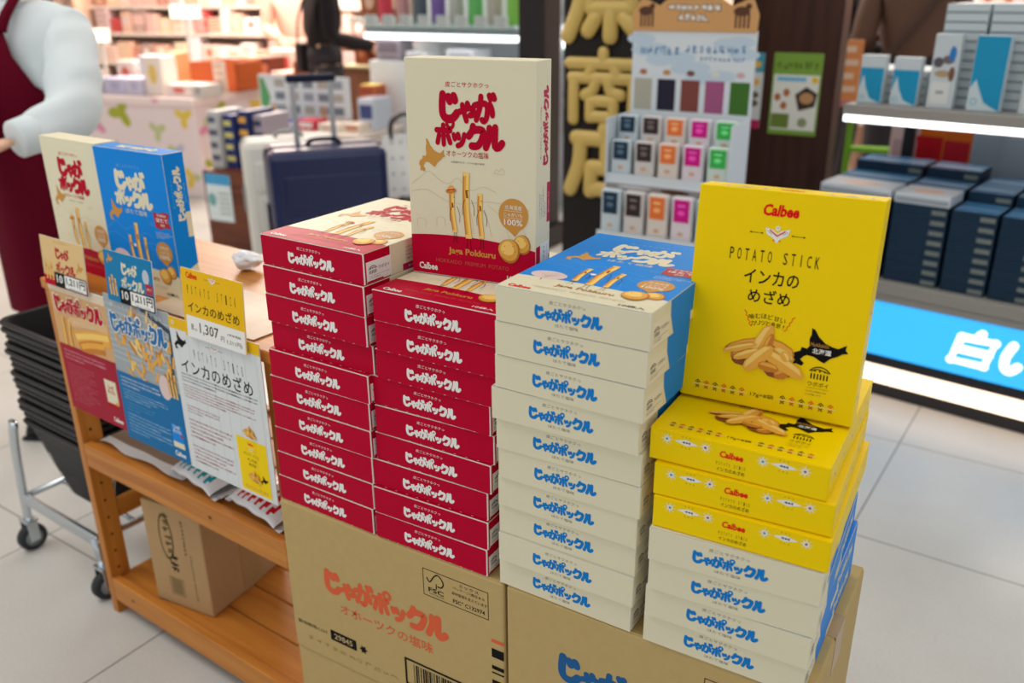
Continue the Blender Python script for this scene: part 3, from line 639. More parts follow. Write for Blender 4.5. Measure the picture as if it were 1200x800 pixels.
# posters hung on the shelf front
def poster(name, x0, x1, z0, z1, label, cat, group, draw, y=-.012, tilt=0.0):
    b = MB(); w, h = x1 - x0, z1 - z0
    b.box((0, 0, 0), (w, .0015, h), M('poster_back', (226, 226, 222), .45), .0003)
    draw(b, F((0, 0, 0), (1, 0, 0), (0, 0, 1)), w, h)
    o = b.build(name, None, sh(x0, y, z0)); o.rotation_euler = (tilt, 0, SHY); tag(o, label, cat, group); return o
CLEAR = M('poster_rim', (224, 226, 226), .3)
def d_red(b, f, w, h):
    b.rect(f, 0, 0, w, h * .99, M('poster_tan', (214, 164, 112), .35), 1); b.rect(f, 0, 0, w, h * .52, M('poster_crimson', (164, 12, 46), .4, spec=.1), 2)
    for i in range(7): b.line(f, [(.02 + i * .007, h * .52), (.024 + i * .006, h * .62), (.02 + i * .009, h * .74)], .004, (FRY2, FRY1, FRY3)[i % 3], 3 + i % 2, cap=False)
    for (x0, y0, x1, y1, ww, m) in ((.07, .6, w - .004, .68, .030, FRY2), (.072, .615, w - .008, .69, .012, FRY1), (.08, .53, w - .03, .6, .028, FRY3), (.085, .55, w - .03, .612, .012, FRY2), (.06, .72, w - .004, .76, .02, M('poster_tan2', (226, 182, 130), .4))):
        b.line(f, [(x0, h * y0), ((x0 + x1) / 2, h * ((y0 + y1) / 2 + .01)), (x1, h * y1)], ww, m, 4, cap=False)
    b.rect(f, 0, 0, w, h * .515, M('poster_crimson'), 6)
    b.rect(f, .0, h * .93, w, h * .99, M('poster_pale', (228, 208, 180), .4), 3)
    logo_strip(b, f, .012, h * .78, w - .03, .034, M('poster_cream', (240, 226, 200), .4), 7)
    logo_strip(b, f, .012, h * .78, w - .03, .034, DRED, 8) if False else word(b, f, 'じゃがポックル', .014, h * .78, (w - .034) / 6.95, .032, .0078, DRED, 9)
    b.text(f, 'オホーツクの塩味', w * .55, h * .73, M('poster_cream'), w=.075, h=.009, k=8)
    smalltext(b, f, .012, h * .4, w * .86, h * .49, 3, M('poster_pink_text', (226, 170, 176), .5), 7); smalltext(b, f, .014, h * .06, w * .6, h * .38, 13, M('poster_rose_text', (196, 100, 112), .5), 7)
    b.rect(f, w - .054, h * .15, w - .014, h * .36, CREAM, 7); b.rect(f, w - .054, h * .15, w - .014, h * .18, DRED, 8); b.text(f, 'じゃが', w - .034, h * .305, DRED, w=.02, h=.01, k=8, bold=.04); b.text(f, 'ポックル', w - .034, h * .27, DRED, w=.026, h=.01, k=8, bold=.04); b.disc(f, w - .02, h * .19, .005, .005, POT2, 9, 8)
    b.text(f, 'Calbee', w - .028, h * .055, WHITE, w=.032, h=.011, k=7, bold=.03)
def d_blue(b, f, w, h):
    b.rect(f, 0, 0, w, h, M('poster_steel', (160, 168, 172), .35), 1)
    for i in range(10): b.line(f, [(.0, h * (.58 + .04 * i)), (w, h * (.56 + .04 * i))], .003, M('poster_steel2', (182, 188, 190), .35), 2, cap=False)
    b.line(f, [(w * .6, h * .97), (w * .98, h * .88)], .01, M('poster_navy', (48, 62, 84), .4), 3); b.line(f, [(w * .93, h * .55), (w * .985, h * .86)], .008, M('poster_navy'), 3)
    rg = random.Random(5)
    for i in range(70):
        a = rg.uniform(0, 6.28); r = rg.uniform(0, .36); x = w * .53 + r * .25 * math.cos(a); y = h * .66 + r * .22 * math.sin(a); q = rg.uniform(-.9, .9)
        b.line(f, [(x, y), (x + .024 * math.sin(q), y + .024 * math.cos(q))], .0062, (FRY1, FRY2, FRY3, FRY2)[i % 4], 3 + i % 5, cap=False)
    b.rect(f, 0, 0, w, h * .48, M('poster_blue', (4, 110, 168), .4, spec=.1), 9)
    b.disc(f, w * .78, h * .49, .018, .025, PINKISH, 10, 16)
    for i in range(3): fry(b, f, w * (.86 + .045 * i), h * .44, w * (.85 + .05 * i), h * (.6 + .03 * (i % 2)), .006, 10)
    b.text(f, '皮ごとサクホクっほたて塩味', w * .5, h * .945, M('poster_white_text', (216, 222, 224), .5), w=w * .8, h=.009, k=9)
    word(b, f, 'じゃがポックル', .012, h * .765, (w - .03) / 6.95, .036, .013, WHITE, 10); word(b, f, 'じゃがポックル', .012, h * .765, (w - .03) / 6.95, .036, .0082, M('poster_logo_blue', (14, 108, 168), .4), 11)
    b.text(f, 'ほたて 塩味', w * .55, h * .70, WHITE, w=.06, h=.009, k=10)
    tx = M('poster_paleblue_text', (170, 206, 226), .5); lt = M('poster_midblue_text', (92, 156, 196), .5)
    smalltext(b, f, .012, h * .38, w * .72, h * .46, 3, WHITE, 10); smalltext(b, f, .012, h * .29, w * .82, h * .37, 4, tx, 10); smalltext(b, f, .014, h * .21, w * .56, h * .28, 3, lt, 10); smalltext(b, f, .012, h * .05, w * .8, h * .2, 6, tx, 10)
    b.rect(f, w - .046, h * .09, w - .012, h * .25, BLUE, 10); b.rect(f, w - .046, h * .09, w - .012, h * .13, CREAM, 11); b.text(f, 'じゃが', w - .029, h * .235, CREAM, w=.02, h=.009, k=11, bold=.04); b.text(f, 'ポックル', w - .029, h * .205, CREAM, w=.024, h=.009, k=11, bold=.04); b.rect(f, w - .02, h * .17, w - .013, h * .19, FLAG, 11)
    b.text(f, 'Calbee', w - .03, h * .045, WHITE, w=.032, h=.011, k=10, bold=.03)
def d_white(b, f, w, h):
    b.rect(f, 0, 0, w, h, M('poster_white', (222, 226, 224), .4), 1); b.rect(f, 0, h * .93, w, h, M('card_yellow', (240, 188, 16), .4, spec=.1), 2)
    for i in range(8): b.rect(f, .018 + i * .03, 0, .019 + i * .03, h * .93, M('poster_board_line', (206, 210, 208), .4), 2)
    for x in (.012, w - .03): b.ring(f, x, h * .965, .004, .0014, WHITE, 3)
    hokkaido(b, f, .008, h * .80, .036, .034, BLACK, 3); bird(b, f, w * .5, h * .875, .02, 3)
    for i, c in enumerate('POTATO STICK'):
        if c != ' ': b.text(f, c, w * .26 + .0116 * i, h * .80, BLACK, w=.0022, h=.018, k=3)
    b.text(f, 'インカのめざめ', w * .48, h * .71, BLACK, w=w * .8, h=.028, k=3, bold=.006)
    smalltext(b, f, .014, h * .595, w * .98, h * .66, 3, BLACK, 3); rt = M('poster_maroon_text', (170, 56, 76), .5)
    smalltext(b, f, .014, h * .49, w * .93, h * .585, 5, rt, 3)
    for a, c, x1 in ((.39, .45, .48), (.22, .36, .6), (.05, .18, .58)): smalltext(b, f, .016, h * a, w * x1, h * c, 3 if a > .38 else 5, rt, 3)
    cuts(b, f, w - .07, h * .385, .035, 3)
    q = F(f.o + f.u * (w - .092) + f.v * .006, f.u, f.v); b.rect(q, 0, 0, .078, .105, YEL, 2); yellow_face(b, q, .078, .105, False, 3)
poster('poster', .042, .243, .556, .838, 'crimson and tan snack poster at the left of the shelf front', 'poster', None, d_red)
poster('poster', .246, .449, .547, .848, 'blue snack poster in the middle of the shelf front', 'poster', None, d_blue, -.0135)
poster('poster', .451, .692, .547, .846, 'white poster with yellow top band beside the red stack', 'poster', None, d_white, -.0155)
def price(b, f, x0, y0, x1, y1, k=6):
    b.rect(f, x0, y0, x1, y1, BLACK, k); m = x0 + (x1 - x0) * .32; b.rect(f, m, y0 + .002, x1 - .002, y1 - .002, WHITE, k + 1)
    b.text(f, '10', (x0 + m) / 2, (y0 + y1) / 2 + .002, WHITE, w=(m - x0) * .6, h=(y1 - y0) * .55, k=k + 1, bold=.02); b.text(f, '1,211円', (m + x1) / 2, (y0 + y1) / 2 + .002, BLACK, w=(x1 - m) * .86, h=(y1 - y0) * .6, k=k + 2, bold=.025); b.text(f, '(税込1,307円)', (m + x1) / 2, y0 + .004, BLACK, w=(x1 - m) * .6, h=.003, k=k + 2)
def d_c1(b, f, w, h):
    b.rect(f, 0, 0, w, h, M('card_tan', (224, 190, 130), .4), 1); b.rect(f, 0, 0, w, h * .2, DRED, 2)
    word(b, f, 'じゃが', w * .34, h * .6, .0165, .02, .0045, DRED, 3); word(b, f, 'ポックル', w * .32, h * .32, .0165, .019, .0042, DRED, 3)
    for i in range(3): fry(b, f, .012 + .011 * i, .012, .013 + .01 * i, .05 - .006 * (i % 2), .005, 3)
    hokkaido(b, f, w * .8, h * .4, .024, .024, GOLD, 3); b.text(f, '皮ごとサクホクっ', w * .5, h * .93, GOLD, w=.05, h=.004, k=3); price(b, f, w * .26, .001, w - .001, h * .31)
def d_c2(b, f, w, h):
    b.rect(f, 0, 0, w, h, M('card_blue', (10, 124, 176), .4, spec=.1), 1)
    word(b, f, 'じゃが', w * .36, h * .6, .0165, .02, .0048, CREAM, 3); word(b, f, 'ポックル', w * .34, h * .33, .0165, .019, .0044, CREAM, 3); b.text(f, 'ほたて塩味', w * .52, h * .285, PALEBLUE, w=.036, h=.005, k=3)
    for i in range(3): fry(b, f, .014 + .009 * i, .012, .012 + .009 * i, .05 - .006 * ((i + 1) % 2), .005, 3)
    hokkaido(b, f, .008, h * .74, .022, .02, GOLD, 3); b.disc(f, w * .86, h * .66, .01, .014, M('shell_grey', (190, 196, 206), .5), 3, 14); b.rect(f, w * .84, h * .34, w * .98, h * .54, FLAG, 3); b.text(f, 'ほたて', w * .91, h * .44, WHITE, w=.014, h=.005, k=4); price(b, f, w * .28, .001, w - .001, h * .32)
def d_c3(b, f, w, h):
    b.rect(f, 0, 0, w, h, M('card_yellow', (240, 188, 16), .4, spec=.1), 1); b.rect(f, .006, -.0, w - .002, h * .32, WHITE, 2)
    b.text(f, 'Calbee', w * .18, h * .91, LOGOR, w=.03, h=.011, k=3, bold=.03); bird(b, f, w * .52, h * .9, .018, 3)
    for i, c in enumerate('POTATO STICK'):
        if c != ' ': b.text(f, c, w * .1 + .0112 * i, h * .7, BLACK, w=.0024, h=.0155, k=3)
    b.text(f, 'インカのめざめ', w * .5, h * .46, BLACK, w=w * .84, h=.018, k=3, bold=.006)
    b.text(f, '8', w * .13, h * .16, BLACK, w=.006, h=.011, k=3); b.text(f, '袋入', w * .19, h * .13, BLACK, w=.007, h=.005, k=3); b.text(f, '1,307', w * .41, h * .165, BLACK, w=.05, h=.0205, k=3, bold=.006)
    b.text(f, '円', w * .63, h * .12, BLACK, w=.009, h=.009, k=3); b.text(f, '(本体価格', w * .82, h * .21, BLACK, w=.034, h=.005, k=3); b.text(f, '1,211円)', w * .82, h * .1, BLACK, w=.038, h=.009, k=3)
poster('price_card', .048, .202, .832, .93, 'tan price card reading 1,211 in front of the cream box', 'price card', 'price cards on the shelf front', d_c1, -.018, R_(-4))
poster('price_card', .276, .424, .843, .938, 'blue price card reading 1,211 in front of the blue box', 'price card', 'price cards on the shelf front', d_c2, -.020, R_(-4))
poster('price_card', .508, .668, .824, .944, 'yellow price card reading 1,307 above the white poster', 'price card', 'price cards on the shelf front', d_c3, -.022, R_(-4))

# snack bags, sheet and carton inside the shelf
def pillow(loc, rz, w, d, h, body, stripe, label, group, word_=None):
    root = empty('snack_bag', loc, rz, label, 'snack bag', group); foil = M('white_foil', (232, 234, 236), .25); nu, nv = 24, 28
    def P(i, j):
        u = i / nu; a = 2 * math.pi * j / nv; e = max(.0, math.sin(math.pi * (.03 + .94 * u))) ** .42; wr = 1 + .05 * math.sin(17 * u + 3 * a) * (1 - e * .6)
        y = d / 2 * math.cos(a) * (.94 + .06 * e) * wr; z = h * e * .5 * math.sin(a) * wr + h * .5 * e + .001 + .003 * math.sin(13 * u) * max(0, math.sin(a)) * (1 - e)
        return Vector(((u - .5) * w, y, max(.0004, z + .008 * (1 - e))))
    b = MB()
    for i in range(nu):
        for j in range(nv):
            a = (j + .5) / nv * 360; st = 50 < a < 148 and 3 <= i < nu - 3 and (i * 2 + j) % 6 < 3
            b.face([P(i, j), P(i + 1, j), P(i + 1, j + 1), P(i, j + 1)], stripe if st else foil, True)
    b.build('bag_body', root)
    for s_ in (-1, 1):
        c = MB()
        for j in range(16):
            y0, y1 = (j / 16 - .5) * d * .95, ((j + 1) / 16 - .5) * d * .95; z = lambda q: .0085 + .0018 * (q % 2)
            c.face([(s_ * (w / 2 - .003), y0, .0085), (s_ * (w / 2 + .013), y0, z(j)), (s_ * (w / 2 + .013), y1, z(j + 1)), (s_ * (w / 2 - .003), y1, .0085)], foil)
        c.build('end_seal', root)
    if word_:
        c = MB(); c.text(F((0, 0, h + .0028), (1, 0, 0), (0, 1, 0)), word_, .025, .012, BLACK, w=.02, h=.026, k=1, bold=.03, ang=-1.3); c.build('bag_print', root)
    return root
TEALS = M('teal_foil', (30, 158, 176), .28); REDS = M('red_foil', (205, 22, 40), .28)
pillow(sh(.375, .088, .447), SHY - .12, .155, .13, .05, 'white', TEALS, 'white snack bag with teal stripes on the middle shelf', 'snack bags on the middle shelf', '8')
pillow(sh(.56, .086, .447), SHY - .1, .155, .13, .047, 'white', REDS, 'white snack bag with red stripes on the middle shelf', 'snack bags on the middle shelf')
b = MB()
for i in range(14):
    for j in range(8):
        P = lambda a, c: (a / 14 * .30, c / 8 * .2 + .004 * math.sin(a * .9) * (c == 0), .0016 + .0012 * math.sin(a * 1.1 + c) + (.002 * max(0, math.sin(a * .8)) if c == 0 else 0))
        b.face([P(i, j), P(i + 1, j), P(i + 1, j + 1), P(i, j + 1)], M('brown_wrap', (150, 128, 108), .5) if j > 0 else M('white_plastic'), True)
o = b.build('wrapping_sheet', None, sh(.026, .035, .4465)); o.rotation_euler = (0, 0, SHY); tag(o, 'crumpled brown wrapping sheet with white edge on the middle shelf', 'wrapping')
# carton on the bottom shelf
br = empty('cardboard_box', (-.404, .131, .0935), R_(6), 'brown cardboard box with dark side print on the bottom shelf', 'cardboard box')
b = MB(); b.box((-.165, 0, 0), (0, .24, .262), M('brown_card', (184, 148, 104), .7, noise=.06, scale=50), .003)
fr = F((-.165, 0, 0), (1, 0, 0), (0, 0, 1)); INK = M('olive_ink', (92, 78, 44), .7)
b.disc(fr, .06, .18, .02, .06, INK, 2, 20); b.disc(fr, .06, .18, .016, .052, M('brown_card'), 3, 20)
scrawl(b, fr, .066, .19, .11, .024, 6, INK, 4, 3, R_(90), .2); scrawl(b, fr, .074, .115, .05, .024, 3, BLACK, 4, 5, R_(80), .22); scrawl(b, fr, .112, .19, .09, .009, 9, INK, 3, 6, R_(90), .16); scrawl(b, fr, .125, .09, .12, .006, 14, INK, 3, 8, R_(90), .16)
for q in (((.05, .03), (.09, .03)), ((.09, .03), (.09, .075)), ((.09, .075), (.05, .075)), ((.05, .075), (.05, .03))): b.line(fr, q, .0012, INK, 2)
for j in range(8): b.rect(fr, .054, .034 + j * .005, .086, .0365 + j * .005, INK, 2)
b.build('carton_body', br)
b = MB(); b.box((-.0005, .1, .0), (.0008, .16, .262), TAPE); b.build('packing_tape', br)

# ------------------------------------------------------------------ basket stack on its trolley
BLK = M('black_basket', (26, 26, 28), .45, spec=.4); CHROME = M('chrome', (196, 204, 210), .25, metal=.9); RUB = M('rubber', (52, 54, 56), .6); HUBG = M('wheel_grey', (120, 124, 126), .5)
BX, BY = -1.138, .152
trol = empty('basket_trolley', (BX, BY, 0), SHY, 'chrome wheeled trolley holding the black shopping baskets', 'trolley')
for y in (.0, .43):
    b = MB(); pts = [Vector(q) for q in ((.0, y, .085), (.012, y, .2), (.03, y, .32), (.05, y, .385))]; b.tube(spline2(pts), .016, CHROME, 12, flat=(Vector((0, 1, 0)), .6)); b.build('upright_leg', trol)
    b = MB(); b.tube([(.35, y, .085), (.345, y, .13), (.34, y, .165)], .011, CHROME, 12); b.build('short_leg', trol)
b = MB()
b.tube([(.01, .0, .16), (.35, .0, .16), (.35, .43, .16), (.01, .43, .16)], .009, CHROME, closed=True)
b.box((.0, -.007, .142), (.356, .006, .174), CHROME, .003)
for y in (.1, .2, .3): b.tube([(.01, y, .16), (.35, y, .16)], .006, CHROME)
b.build('base_frame', trol)
b = MB(); b.tube(spline2([Vector(q) for q in ((.352, .05, .16), (.358, .05, .26), (.358, .07, .315), (.358, .12, .325), (.358, .16, .3), (.356, .17, .16))]), .008, CHROME); b.build('side_guard', trol)
for x, y in ((0, 0), (.35, 0), (0, .43), (.35, .43)):
    k = empty('caster', (x, y, 0)); k.parent = trol
    b = MB(); b.lathe((0, 0, .036), [(.010, -.012), (.030, -.012), (.036, -.009), (.036, .009), (.030, .012), (.010, .012)], RUB, 24, 0); b.build('tire', k)
    b = MB(); b.lathe((0, 0, .036), [(.004, -.0145), (.022, -.0135), (.022, .0135), (.004, .0145)], HUBG, 20, 0); b.build('hub', k)
    b = MB(); b.box((-.021, -.014, .03), (-.017, .012, .088), CHROME, .001); b.box((.017, -.014, .03), (.021, .012, .088), CHROME, .001); b.box((-.021, -.016, .084), (.021, .016, .09), CHROME, .001); b.build('fork', k)
def basket_mesh():
    b = MB(); w0, d0, w1, d1, h = .19, .34, .285, .43, .215
    def rr(w, d, z, r=.03, n=5):
        p = []
        for cx, cy, a in ((w / 2 - r, -d / 2 + r, -90), (w / 2 - r, d / 2 - r, 0), (-w / 2 + r, d / 2 - r, 90), (-w / 2 + r, -d / 2 + r, 180)):
            for j in range(n): q = R_(a + 90 * j / (n - 1)); p.append(Vector((cx + r * math.cos(q), cy + r * math.sin(q), z)))
        return p
    prof = [(w0, d0, 0)] + [(w0 + (w1 - w0) * t, d0 + (d1 - d0) * t, h * t + e) for t, e in ((.3, 0), (.3, .004), (.55, 0), (.55, .004), (.78, 0), (.78, .004), (.94, 0))]
    rings = []
    for i, (w, d, z) in enumerate(prof): rings.append(rr(w + (.005 if i in (2, 4, 6) else 0), d + (.005 if i in (2, 4, 6) else 0), z))
    rings += [rr(w1 + .002, d1 + .002, h - .009), rr(w1 + .018, d1 + .018, h - .009), rr(w1 + .02, d1 + .02, h - .004), rr(w1 + .012, d1 + .012, h), rr(w1 - .006, d1 - .006, h - .002), rr(w0 - .004, d0 - .004, .004)]
    n = len(rings[0]); vs = [p for r in rings for p in r]; fs = [tuple(range(n))[::-1]]
    for i in range(len(rings) - 1):
        for k in range(n): fs.append((i * n + k, i * n + (k + 1) % n, (i + 1) * n + (k + 1) % n, (i + 1) * n + k))
    fs.append(tuple((len(rings) - 1) * n + k for k in range(n))); b.raw(vs, fs, BLK)
    for sd, (L, ax) in enumerate(((d1, 1), (d1, 1), (w1, 0), (w1, 0))):          # raised ribs on the four walls
        for j in range(16 if ax else 11):
            t = (j + .5) / (16 if ax else 11) - .5; sg = -1 if sd % 2 else 1
            if ax: a0 = (sg * w0 / 2, t * d0 * .86, .006); a1 = (sg * w1 / 2, t * d1 * .86, h - .014); wv = Vector((0, .003, 0)); o_ = Vector((sg * .003, 0, 0))
            else: a0 = (t * w0 * .8, sg * d0 / 2, .006); a1 = (t * w1 * .8, sg * d1 / 2, h - .014); wv = Vector((.003, 0, 0)); o_ = Vector((0, sg * .003, 0))
            a0, a1 = Vector(a0) + o_, Vector(a1) + o_; b.face([a0 - wv, a0 + wv, a1 + wv, a1 - wv], BLK)
    return b
o0 = None; NB = 15
for i in range(NB):
    z = .1765 + i * .0186; c = trol.matrix_basis @ Vector((.198 + .004 * math.sin(i * 2.3), .24 + .004 * math.sin(i * 1.7), z))
    if o0 is None: o = o0 = basket_mesh().build('shopping_basket')
    else: o = o0.copy(); COL.objects.link(o)
    o.location = c; o.rotation_euler = (0, 0, SHY + .015 * math.sin(i * 3.1))
    lab = 'top black plastic basket of the nested stack' if i == NB - 1 else ('bottom black plastic basket resting on the trolley' if i == 0 else 'black plastic basket nested in the stack, %s from the top' % ('second', 'third', 'fourth', 'fifth', 'sixth', 'seventh', 'eighth', 'ninth', 'tenth', 'eleventh', 'twelfth', 'thirteenth', 'fourteenth')[NB - 2 - i])
    tag(o, lab, 'shopping basket', 'nested black shopping baskets')
# @BG
# ------------------------------------------------------------------ suitcases and the brown display cart
NAVY = M('navy_shell', (22, 34, 78), .3, spec=.5); NAVYD = M('navy_trim', (16, 22, 48), .5); SILV = M('silver_tube', (176, 180, 186), .35, metal=.6, spec=.5)
def suitcase(loc, rz, w, d, h, shell, trim, hl, label, hgrip, wheel=.045):
    root = empty('suitcase', loc, rz, label, 'suitcase')
    for y0, y1, nm in ((0, d * .485, 'front_shell'), (d * .515, d, 'rear_shell')):
        b = MB(); b.box((0, y0, wheel), (w, y1, h), shell, .035)
        yy = 0 if nm == 'front_shell' else d
        for z_, zh in ((.14, .2), (.38, .24), (.66, .2)): b.box((w * .12, yy - .006, h * z_), (w * .94, yy + .006, h * (z_ + zh)), shell, .012)
        b.build(nm, root)
    b = MB(); b.box((.004, d * .483, wheel + .004), (w - .004, d * .517, h - .004), trim, .012); b.build('zip_band', root)
    b = MB(); b.tube(spline([(w * .36, d * .5, h - .005), (w * .4, d * .5, h + .022), (w * .6, d * .5, h + .022), (w * .64, d * .5, h - .005)], 4), .01, trim); b.build('carry_handle', root)
    b = MB(); b.box((-.012, d * .42, h * .5), (.004, d * .58, h * .68), trim, .006); b.build('side_handle', root)
    for x in (.05, w - .05):
        for y in (.05, d - .05):
            b = MB(); b.lathe((x, y, .028), [(.012, -.014), (.028, -.012), (.028, .012), (.012, .014)], RUB, 16, 0); b.box((x - .018, y - .018, .03), (x + .018, y + .018, wheel + .02), trim, .004); b.build('wheel', root)
    if hl:
        for x in (w * .3, w * .62):
            b = MB(); b.box((x - .011, d * .8, h - .02), (x + .011, d * .86, h + hl), SILV, .004); b.build('pull_rod', root)
        b = MB(); b.box((w * .3 - .025, d * .78, h + hl - .012), (w * .62 + .025, d * .88, h + hl + .022), hgrip, .01); b.build('pull_grip', root)
    return root
HD = R_(51)
n0 = onz(312, 180, .74); suitcase((n0.x, n0.y, 0), HD, .505, .27, .74, NAVY, NAVYD, .265, 'navy hard shell suitcase with raised pull handle', NAVYD)
w0 = onz(282, 167, .70); suitcase((w0.x, w0.y, 0), HD, .46, .2, .70, M('white_shell', (226, 224, 216), .35), M('grey_trim', (150, 152, 150), .45), 0, 'white suitcase with grey frame behind the navy suitcase', None)
# dark cabin bag with the white carrier on it
c0 = dep(446, 236, 4.36); cb = suitcase((c0.x, c0.y, 0), HD, .34, .2, c0.z - .026, M('black_shell', (26, 26, 30), .4), M('black_trim', (16, 16, 18), .5), 0, 'black cabin case under the white carrier bag', None)
tg = empty('carrier_bag', (c0.x - .03, c0.y + .06, c0.z + .004), HD, 'white dotted carrier bag with black handles on the black case', 'bag')
b = MB(); n = 10
def bagw(i, j, s):
    u, v = i / n, j / 8; return Vector(((u - .5) * .25 * (1 - .1 * v) + .13, s * (.05 * (1 - .75 * v) * (math.sin(math.pi * u) ** .4 if 0 < i < n else 0)) + .04 + .004 * math.sin(7 * u + 5 * v), v * .30))
for s in (-1, 1):
    for i in range(n):
        for j in range(8): b.face([bagw(i, j, s), bagw(i + 1, j, s), bagw(i + 1, j + 1, s), bagw(i, j + 1, s)], M('dotted_white', (230, 230, 228), .4), True)
    for i in range(2, 9, 2):
        for j in range(1, 8, 2): q = bagw(i, j, s); b.disc(F((q.x, q.y + s * .002, q.z), (-s, 0, 0), (0, 0, 1)), 0, 0, .008, .008, M('dot_grey', (176, 178, 180), .5), 2, 8)
b.face([bagw(i, 0, -1) for i in range(n + 1)] + [bagw(i, 0, 1) for i in range(n, -1, -1)][1:-1], M('dotted_white'))
b.build('bag_body', tg)
for s in (-1, 1):
    b = MB(); b.tube(spline([(.06, .04 + s * .012, .28), (.07, .04 + s * .015, .36), (.13, .04 + s * .018, .395), (.19, .04 + s * .015, .36), (.20, .04 + s * .012, .28)], 4), .008, BLK); b.build('handle', tg)

WALN = wood_mat('walnut_wood', (120, 66, 44), (92, 46, 30), 0, .45)
ct = empty('display_cart', (-2.80, 2.2, 0), R_(4), 'low brown wooden display cart with a white and blue sign', 'display cart')
b = MB(); b.box((0, 0, .075), (.34, .5, .50), WALN, .004); b.box((0, -.004, .11), (.34, 0, .115), WALN); b.build('cart_body', ct)
b = MB(); b.box((-.006, -.008, .05), (.346, .508, .078), M('cart_rail', (70, 74, 70), .5), .003); b.build('base_rail', ct)
for x in (.03, .31):
    for y in (.04, .46): b = MB(); b.lathe((x, y, .026), [(.008, -.012), (.026, -.01), (.026, .01), (.008, .012)], RUB, 16, 0); b.box((x - .01, y - .01, .03), (x + .01, y + .01, .055), RUB); b.build('wheel', ct)
b = MB(); f = F((0, -.006, 0), (1, 0, 0), (0, 0, 1)); b.box((.02, -.006, .24), (.19, -.001, .485), M('sign_white', (222, 232, 232), .4)); b.rect(f, .02, .43, .19, .485, M('sign_blue', (70, 160, 210), .4), 1); b.disc(f, .055, .35, .028, .035, M('sign_green', (120, 170, 170), .5), 2)
for j in range(5): b.rect(f, .1, .28 + j * .026, .178, .286 + j * .026, GREY, 2)
b.build('front_sign', ct)
def item(name, loc, size, mat, label, cat, group, rz=0.0, top=None, deco=None):
    b = MB(); w, d, h = size; b.box((-w / 2, 0, 0), (w / 2, d, h), mat, min(size) * .06)
    f = F((-w / 2, -.0003, 0), (1, 0, 0), (0, 0, 1)); t = F((-w / 2, 0, h), (1, 0, 0), (0, 1, 0))
    if top: b.rect(t, w * .04, d * .04, w * .96, d * .96, top, 2)
    if deco: deco(b, f, t, w, d, h)
    o = b.build(name, None, loc); o.rotation_euler = (0, 0, rz); tag(o, label, cat, group); return o
P_ = lambda c: M('pack_%02x%02x%02x' % c, c, .45)
NTH = ['first', 'second', 'third', 'fourth', 'fifth', 'sixth', 'seventh', 'eighth', 'ninth', 'tenth', 'eleventh', 'twelfth', 'thirteenth', 'fourteenth', 'fifteenth', 'sixteenth', 'seventeenth', 'eighteenth', 'nineteenth', 'twentieth']
def deco_band(c):
    m = P_(c)
    def g(b, f, t, w, d, h): b.rect(f, w * .12, h * .35, w * .88, h * .8, m, 2); b.rect(f, w * .2, h * .12, w * .8, h * .2, m, 2)
    return g
def deco_dot(c):
    m = P_(c)
    def g(b, f, t, w, d, h): b.disc(f, w * .5, h * .55, w * .24, h * .26, m, 2, 14); b.disc(t, w * .5, d * .5, w * .24, d * .24, m, 3, 14)
    return g
def deco_lines(c):
    m = P_(c)
    def g(b, f, t, w, d, h):
        for j in range(4): b.rect(f, w * .1, h * (.14 + .22 * j), w * (.9 - .1 * (j % 2)), h * (.24 + .22 * j), m, 2)
    return g
# books and boxes upright on the brown cart
for j, (c, c2) in enumerate((((190, 190, 190), (90, 90, 110)), ((40, 52, 110), (210, 200, 120)), ((34, 46, 96), (230, 170, 70)), ((160, 150, 160), (60, 60, 90)))):
    item('magazine', ct.matrix_basis @ Vector((.055 + .075 * j, .06 + .03 * j, .5005)), (.07, .2, .29 - .02 * (j % 2)), P_(c), '%s magazine bundle from the left on the brown cart' % NTH[j], 'magazine', 'magazine bundles on the brown cart', R_(4), None, deco_lines(c2))

# ------------------------------------------------------------------ table with price sign behind the suitcases
tb = empty('sale_table', (-3.62, 3.12, 0), R_(6), 'cloth covered sale table behind the suitcases', 'table')
TZ = .545
b = MB(); b.box((0, 0, TZ - .03), (1.0, .5, TZ), P_((236, 226, 214)), .004); b.build('table_top', tb)
b = MB(); b.box((.01, .01, 0), (.99, .49, TZ - .03), P_((232, 214, 206)), .004); b.build('table_skirt', tb)
tp = lambda x, y: tb.matrix_basis @ Vector((x, y, TZ + .0005))
for j, (x, y, w, d, h, c, c2) in enumerate(((.12, .06, .12, .14, .07, (214, 216, 222), (120, 120, 150)), (.28, .05, .14, .16, .06, (232, 232, 238), (60, 70, 160)), (.44, .06, .12, .14, .05, (70, 80, 170), (230, 230, 240)), (.58, .05, .13, .14, .06, (206, 60, 80), (240, 230, 230)), (.74, .06, .15, .16, .045, (240, 232, 222), (216, 180, 160)), (.9, .08, .12, .14, .05, (236, 222, 206), (200, 120, 90)))):
    item('gift_pack', tp(x, y), (w, d, h), P_(c), '%s gift pack from the left along the sale table front' % NTH[j], 'gift pack', 'gift packs along the sale table', R_(6), None, deco_band(c2))
sg = empty('price_sign', tp(.04, .28), R_(6), 'wide white sign with rows of small pictures on the sale table', 'sign')
b = MB(); b.box((0, 0, .04), (.72, .012, .30), P_((216, 222, 226)), .002); f = F((0, -.0002, 0), (1, 0, 0), (0, 0, 1))
b.poly(f, [(.01, .05), (.05, .05), (.09, .16), (.04, .28), (.01, .28)], P_((92, 160, 104)), 2)
for j in range(5):
    for q in range(3): b.rect(f, .13 + .115 * j, .065 + .08 * q, .21 + .115 * j, .115 + .08 * q, P_(((150, 156, 166), (120, 128, 140), (176, 170, 160))[(j + q) % 3]), 2)
b.build('sign_panel', sg)
